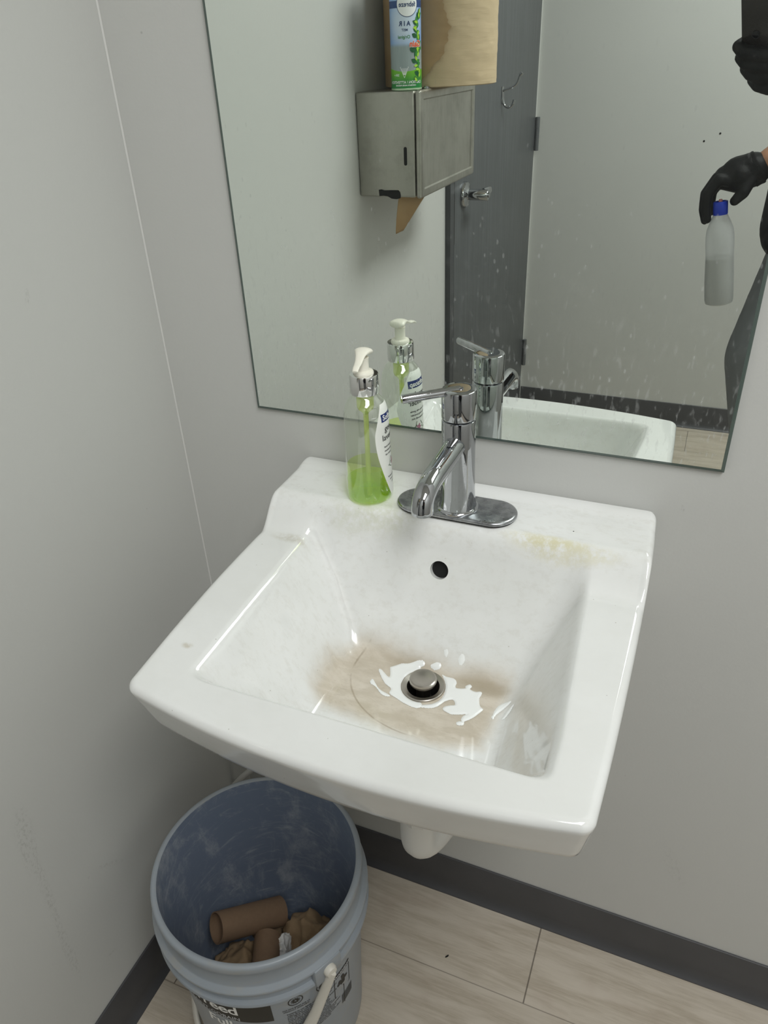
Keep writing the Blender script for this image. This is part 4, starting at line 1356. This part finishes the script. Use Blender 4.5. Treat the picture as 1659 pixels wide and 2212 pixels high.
sh_ = catmull([(.003, -.05, .160), (.030, -.05, .198), (.062, -.05, .236), (.14, -.055, .33), (.25, -.06, .44), (.36, -.06, .52), (.39, -.0625, .58), (.392, -.0625, .628)], 8)
o = link('supply_hose', tube_mesh('supply_hose', sh_, .0052, 18), M_PVC)
tag(o, 'thin white water hose in the corner behind the bucket', 'hose')

# scraps on the floor
def chip(name, c, L, W, rz, lab):
    v = []
    n_ = 10
    for k in range(n_):
        a = 2 * math.pi * k / n_
        v.append((L * math.cos(a) * (1 + .15 * math.sin(3 * a)), W * math.sin(a), .0012 + .0005 * math.sin(2 * a)))
    v += [(p[0], p[1], 0.0003) for p in v]
    F = [tuple(range(n_)), tuple(range(2 * n_ - 1, n_ - 1, -1))] + [(k, k + n_, (k + 1) % n_ + n_, (k + 1) % n_) for k in range(n_)]
    o = link(name, fix_normals(mesh(name, v, F)), M_DARK, loc=c)
    o.rotation_euler = (0, 0, rz)
    return tag(o, lab, 'scrap', 'dark scraps on the floor')
chip('floor_scrap', (.0985, -.42, .0), .0075, .0022, .9, 'tiny dark leaf scrap on the floor left of the bucket')
chip('floor_scrap', (.432, -.116, .0), .0035, .0012, .9, 'tiny dark scrap on the floor under the sink')

# ------------------------------------------------------------------ the person with the phone
ps = thing('person', 'person in black shirt, grey trousers and black gloves holding a phone', 'person', (0, 0, 0))
M_SKIN = M('skin', srgb('#a87a5f'), .5).m
M_SHIRT = plain('black_cloth', '#101117', .85)
M_TROUSER = plain('grey_trouser_cloth', '#76797c', .85)
gv = M('black_nitrile', srgb('#07080a'), .55)
gv.p.inputs['Specular IOR Level'].default_value = .3
gv.bump(gv.noise(gv.pos(), 110, 4, .6), .35, .002)
M_GLOVE = gv.m
M_HAIR = plain('dark_hair', '#1d1613', .7)
M_SHOE = plain('black_shoe', '#141414', .5)
HIP = Vector((.935, -1.15, .90))
SHL, SHR = Vector((.775, -1.16, 1.375)), Vector((1.095, -1.15, 1.375))
ELL, WRL = Vector((.845, -1.262, 1.130)), Vector((.712, -1.036, 1.070))
ELR, WRR = Vector((1.035, -.985, 1.130)), Vector((.800, -.842, 1.165))
HEAD = Vector((.930, -1.09, 1.585))
def chain(pts, rs, **kw):
    return [capsule(pts[i], pts[i + 1], rs[i], rs[i + 1], 20, **kw) for i in range(len(pts) - 1)]
LEG_L = [(.845, -1.15, .90), (.802, -1.10, .655), (.828, -1.085, .475), (.835, -1.15, .09)]
LEG_R = [(1.025, -1.15, .90), (1.045, -1.13, .66), (1.05, -1.12, .475), (1.05, -1.17, .09)]
pieces = []
pieces += chain(LEG_L, [.085, .078, .055, .038]) + chain(LEG_R, [.085, .078, .055, .038])
for lx_ in (.835, 1.05):
    pieces.append(capsule((lx_, -1.18, .045), (lx_ - .01, -1.02, .035), .036, .030, 16))
pieces += chain([HIP, (.935, -1.15, 1.10), (.935, -1.15, 1.30)], [.095, .092, .102], flat=(1.0, 1.35), up=(0, 1, 0))
pieces += chain([SHL, SHR], [.055, .055])
pieces += chain([(.935, -1.14, 1.38), (.932, -1.115, 1.50)], [.055, .050])
pieces += chain([SHL, ELL, WRL], [.052, .042, .026]) + chain([SHR, ELR, WRR], [.052, .042, .026])
# head: skull, jaw, nose, ears, brow
pieces += [capsule(HEAD + Vector((0, -.015, .03)), HEAD + Vector((0, .005, .015)), .083, .080, 24)]
pieces += [capsule(HEAD + Vector((0, .025, -.045)), HEAD + Vector((0, .052, -.075)), .056, .036, 20)]
pieces += [capsule(HEAD + Vector((0, .078, .005)), HEAD + Vector((0, .090, -.026)), .010, .014, 12)]
pieces += [capsule(HEAD + Vector((-.018, .083, -.058)), HEAD + Vector((.018, .083, -.058)), .007, .007, 12)]
for s_ in (-1, 1):
    pieces += [capsule(HEAD + Vector((.080 * s_, -.005, .012)), HEAD + Vector((.078 * s_, -.002, -.022)), .014, .011, 12)]
    pieces += [capsule(HEAD + Vector((.012 * s_, .074, .022)), HEAD + Vector((.045 * s_, .066, .020)), .0095, .008, 12)]
body_me = fuse('body', pieces, .009, 4)
link('body', body_me, M_SKIN, ps)
for s_ in (-1, 1):
    o = link('eye', lathe('eye', [(0, -.0095), (.0067, -.0067), (.0095, 0), (.0067, .0067), (0, .0095)], 20), plain('eye_white', '#d9d6cf', .2), ps); o.location = HEAD + Vector((.030 * s_, .0655, .006))
    o = link('pupil', lathe('pupil', [(0, 0), (.0042, 0), (.0036, .0008), (0, .0012)], 16), M_DARK, o); o.rotation_euler = (-math.pi / 2 - .3, 0, 0); o.location = (0, .0092, -.0016)
link('hair', fuse('hair', [capsule(HEAD + Vector((0, -.022, .042)), HEAD + Vector((0, -.008, .048)), .088, .086, 24), capsule(HEAD + Vector((0, -.045, .0)), HEAD + Vector((0, -.052, -.045)), .075, .058, 20)], .008, 5), M_HAIR, ps)
shirt = []
shirt += chain([(.935, -1.15, .925), (.935, -1.15, 1.10), (.935, -1.15, 1.32)], [.122, .120, .122], flat=(1.0, 1.74), up=(0, 1, 0))
shirt += chain([SHL + Vector((.01, 0, 0)), SHR - Vector((.01, 0, 0))], [.068, .068])
shirt += chain([SHL, SHL.lerp(ELL, .72)], [.066, .060]) + chain([SHR, SHR.lerp(ELR, .72)], [.066, .060])
link('shirt', fuse('shirt', shirt, .009, 5), M_SHIRT, ps)
tr2 = chain(LEG_L[:3] + [(.838, -1.14, .11)], [.090, .098, .080, .066]) + chain(LEG_R[:3] + [(1.05, -1.165, .11)], [.090, .098, .080, .066])
tr2 += chain([(.86, -1.15, .90), (1.01, -1.15, .90)], [.098, .098])
link('trousers', fuse('trousers', tr2, .009, 5), M_TROUSER, ps)
for lx_ in (.835, 1.05):
    link('shoe', fuse('shoe', [capsule((lx_, -1.19, .048), (lx_ - .01, -1.00, .040), .046, .039, 18)], .006, 4), M_SHOE, ps)

# left hand in a black glove, closed over the neck of the spray bottle
BTOP = Vector((.6365, -1.010, 1.0085)); BBOT = Vector((.6705, -1.010, .7930))
g1 = []
palm0 = Vector((.688, -1.034, 1.055)); palm1 = Vector((.640, -1.034, 1.040))
g1 += [capsule(palm0 + Vector((.001, -.001, .0)), palm0 - Vector((.004, 0, 0)), .0325, .033, 18)]
g1 += [capsule(palm0, palm0.lerp(palm1, .55), .033, .034, 18), capsule(palm0.lerp(palm1, .45) + Vector((0, .012, -.006)), palm1, .030, .024, 18), capsule(palm0.lerp(palm1, .5) + Vector((0, -.014, -.004)), palm1 + Vector((.0, -.016, -.004)), .028, .022, 18)]
kn = [Vector((.628, -1.008, 1.040)), Vector((.624, -1.024, 1.041)), Vector((.626, -1.040, 1.038)), Vector((.631, -1.054, 1.032))]
for i, k0 in enumerate(kn):
    L_ = (1.0, 1.08, 1.0, .8)[i]
    a1 = k0 + Vector((-.016, .0, -.028)) * L_
    a2 = a1 + Vector((.001, .001, -.028)) * L_
    a3 = a2 + Vector((.006, .002, -.020)) * L_
    g1 += chain([k0 + Vector((.02, 0, -.002)), k0, a1, a2, a3], [.0115, .0112, .0102, .0094, .0080])
th0 = Vector((.683, -1.012, 1.040))
g1 += chain([th0, th0 + Vector((-.007, .015, -.022)), th0 + Vector((-.019, .019, -.037))], [.015, .0125, .0095])
link('glove', fuse('glove', g1, .0026, 3, .4), M_GLOVE, ps)
cu_ = (WRL - palm0).normalized()
g = tube_mesh('glove_cuff', [palm0 - cu_ * .006, palm0 + cu_ * .003, palm0 + cu_ * .009, palm0 + cu_ * .012], [.033, .0325, .0335, .0325], 28, True)
link('glove_cuff', g, M_GLOVE, ps)

# right hand in a black glove round the foot of the phone
def ph(r, u, f_): return CAM + RIGHT * r + UP * u + FWD * f_
g2 = []
pc = ph(.030, -.062, -.014)
g2 += [capsule(WRR + Vector((.03, -.018, -.004)), ph(.085, -.105, -.012), .033, .034, 18), capsule(ph(.085, -.105, -.012), ph(.045, -.062, -.016), .036, .034, 18), capsule(ph(.06, -.060, -.016), ph(.055, -.035, -.018), .026, .018, 18), capsule(ph(.045, -.062, -.016), ph(.012, -.060, -.016), .031, .020, 18)]
for i in range(4):
    u0 = -.020 - i * .0185
    x0_ = (-.004, .000, .008, .020)[i]
    g2 += chain([ph(.045, u0 - .012, -.006), ph(.018 + x0_ * .5, u0 - .004, .010), ph(-.010 + x0_, u0, .010), ph(-.024 + x0_, u0 + .001, -.002), ph(-.018 + x0_, u0 + .002, -.016)], [.0120, .0112, .0104, .0098, .0085])
g2 += chain([ph(.062, -.060, -.018), ph(.060, -.025, -.022), ph(.052, .004, -.018)], [.017, .0125, .0100])
link('glove', fuse('glove', g2, .0026, 3, .4), M_GLOVE, ps)

# phone
phn = thing('smartphone', 'dark smartphone held up in a black gloved hand', 'phone', CAM - FWD * .0025)
phn.rotation_mode = 'QUATERNION'
phn.rotation_quaternion = Matrix((RIGHT, UP, -FWD)).transposed().to_quaternion()
bm = bmesh.new()
bm_box(bm, (-.0225, -.022, 0), (.0495, .125, .0078))
ve = [e_ for e_ in bm.edges if abs((e_.verts[0].co - e_.verts[1].co).normalized().z) > .9]
bmesh.ops.bevel(bm, geom=ve, offset=.009, segments=6, profile=.5, affect='EDGES')
me = from_bm('phone_body', bm)
link('phone_body', sharp(me, 30), plain('phone_back', '#2a2624', .2), phn)
for lx_, ly_ in ((0, 0),):
    o = link('lens_ring', lathe('lens_ring', [(.0052, -.0016), (.0062, -.0016), (.0066, -.0010), (.0066, .0)], 32), M_BLACKRUB, phn); o.location = (lx_, ly_, 0)
    l2 = link('lens', lathe('lens', [(0, -.0008), (.0052, -.0008)], 24), plain('lens_glass', '#0b0d14', .05), o)

# spray bottle without its trigger
dirb = (BBOT - BTOP)
sb = thing('spray_bottle', 'frosted white plastic bottle with blue cap held in a black gloved hand', 'spray bottle', BBOT)
qd = (-dirb).normalized().to_track_quat('Z', 'Y')
sb.rotation_mode = 'QUATERNION'; sb.rotation_quaternion = qd
Lb = dirb.length
bp = [(0, .002), (.022, .001), (.0270, .0035), (.0286, .010), (.0288, .050), (.0280, .082), (.0272, .104), (.0278, .124), (.0276, .140), (.0255, .155), (.0205, .168), (.0158, .178), (.0132, .184), (.0130, .190)]
frost = film('frosted_white_plastic', (.95, .95, .95, 1), .62, .35, .1, srgb('#f2f4f6'))
link('bottle', lathe('bottle', bp, 72), frost, sb)
lvl = .098
lq = [(0, .004)] + [(r - .0012, max(z, .004)) for r, z in bp[1:] if z < lvl] + [(float(np.interp(lvl, [p[1] for p in bp[3:]], [p[0] for p in bp[3:]])) - .0012, lvl), (0, lvl)]
o = link('liquid', lathe('liquid', lq, 56), plain('greyish_liquid', '#9b9c96', .3), sb); o['label'] = 'greyish liquid filling the lower half'
capm = plain('blue_cap_plastic', '#1f3fc4', .35)
o = link('cap', lathe('cap', [(.0135, .183), (.0142, .184), (.0142, .2065), (.0136, .2085), (.0105, .2090), (.0100, .2070), (.0098, .2000), (0, .1995)], 40), capm, sb); o['label'] = 'bright blue screw cap'
o2 = link('nozzle_tip', lathe('nozzle_tip', [(0, .1995), (.0042, .1995), (.0040, .2090), (.0030, .2125), (0, .2130)], 24), plain('pink_tip', '#d98f8f', .4), o); o2['label'] = 'pinkish nozzle tip'
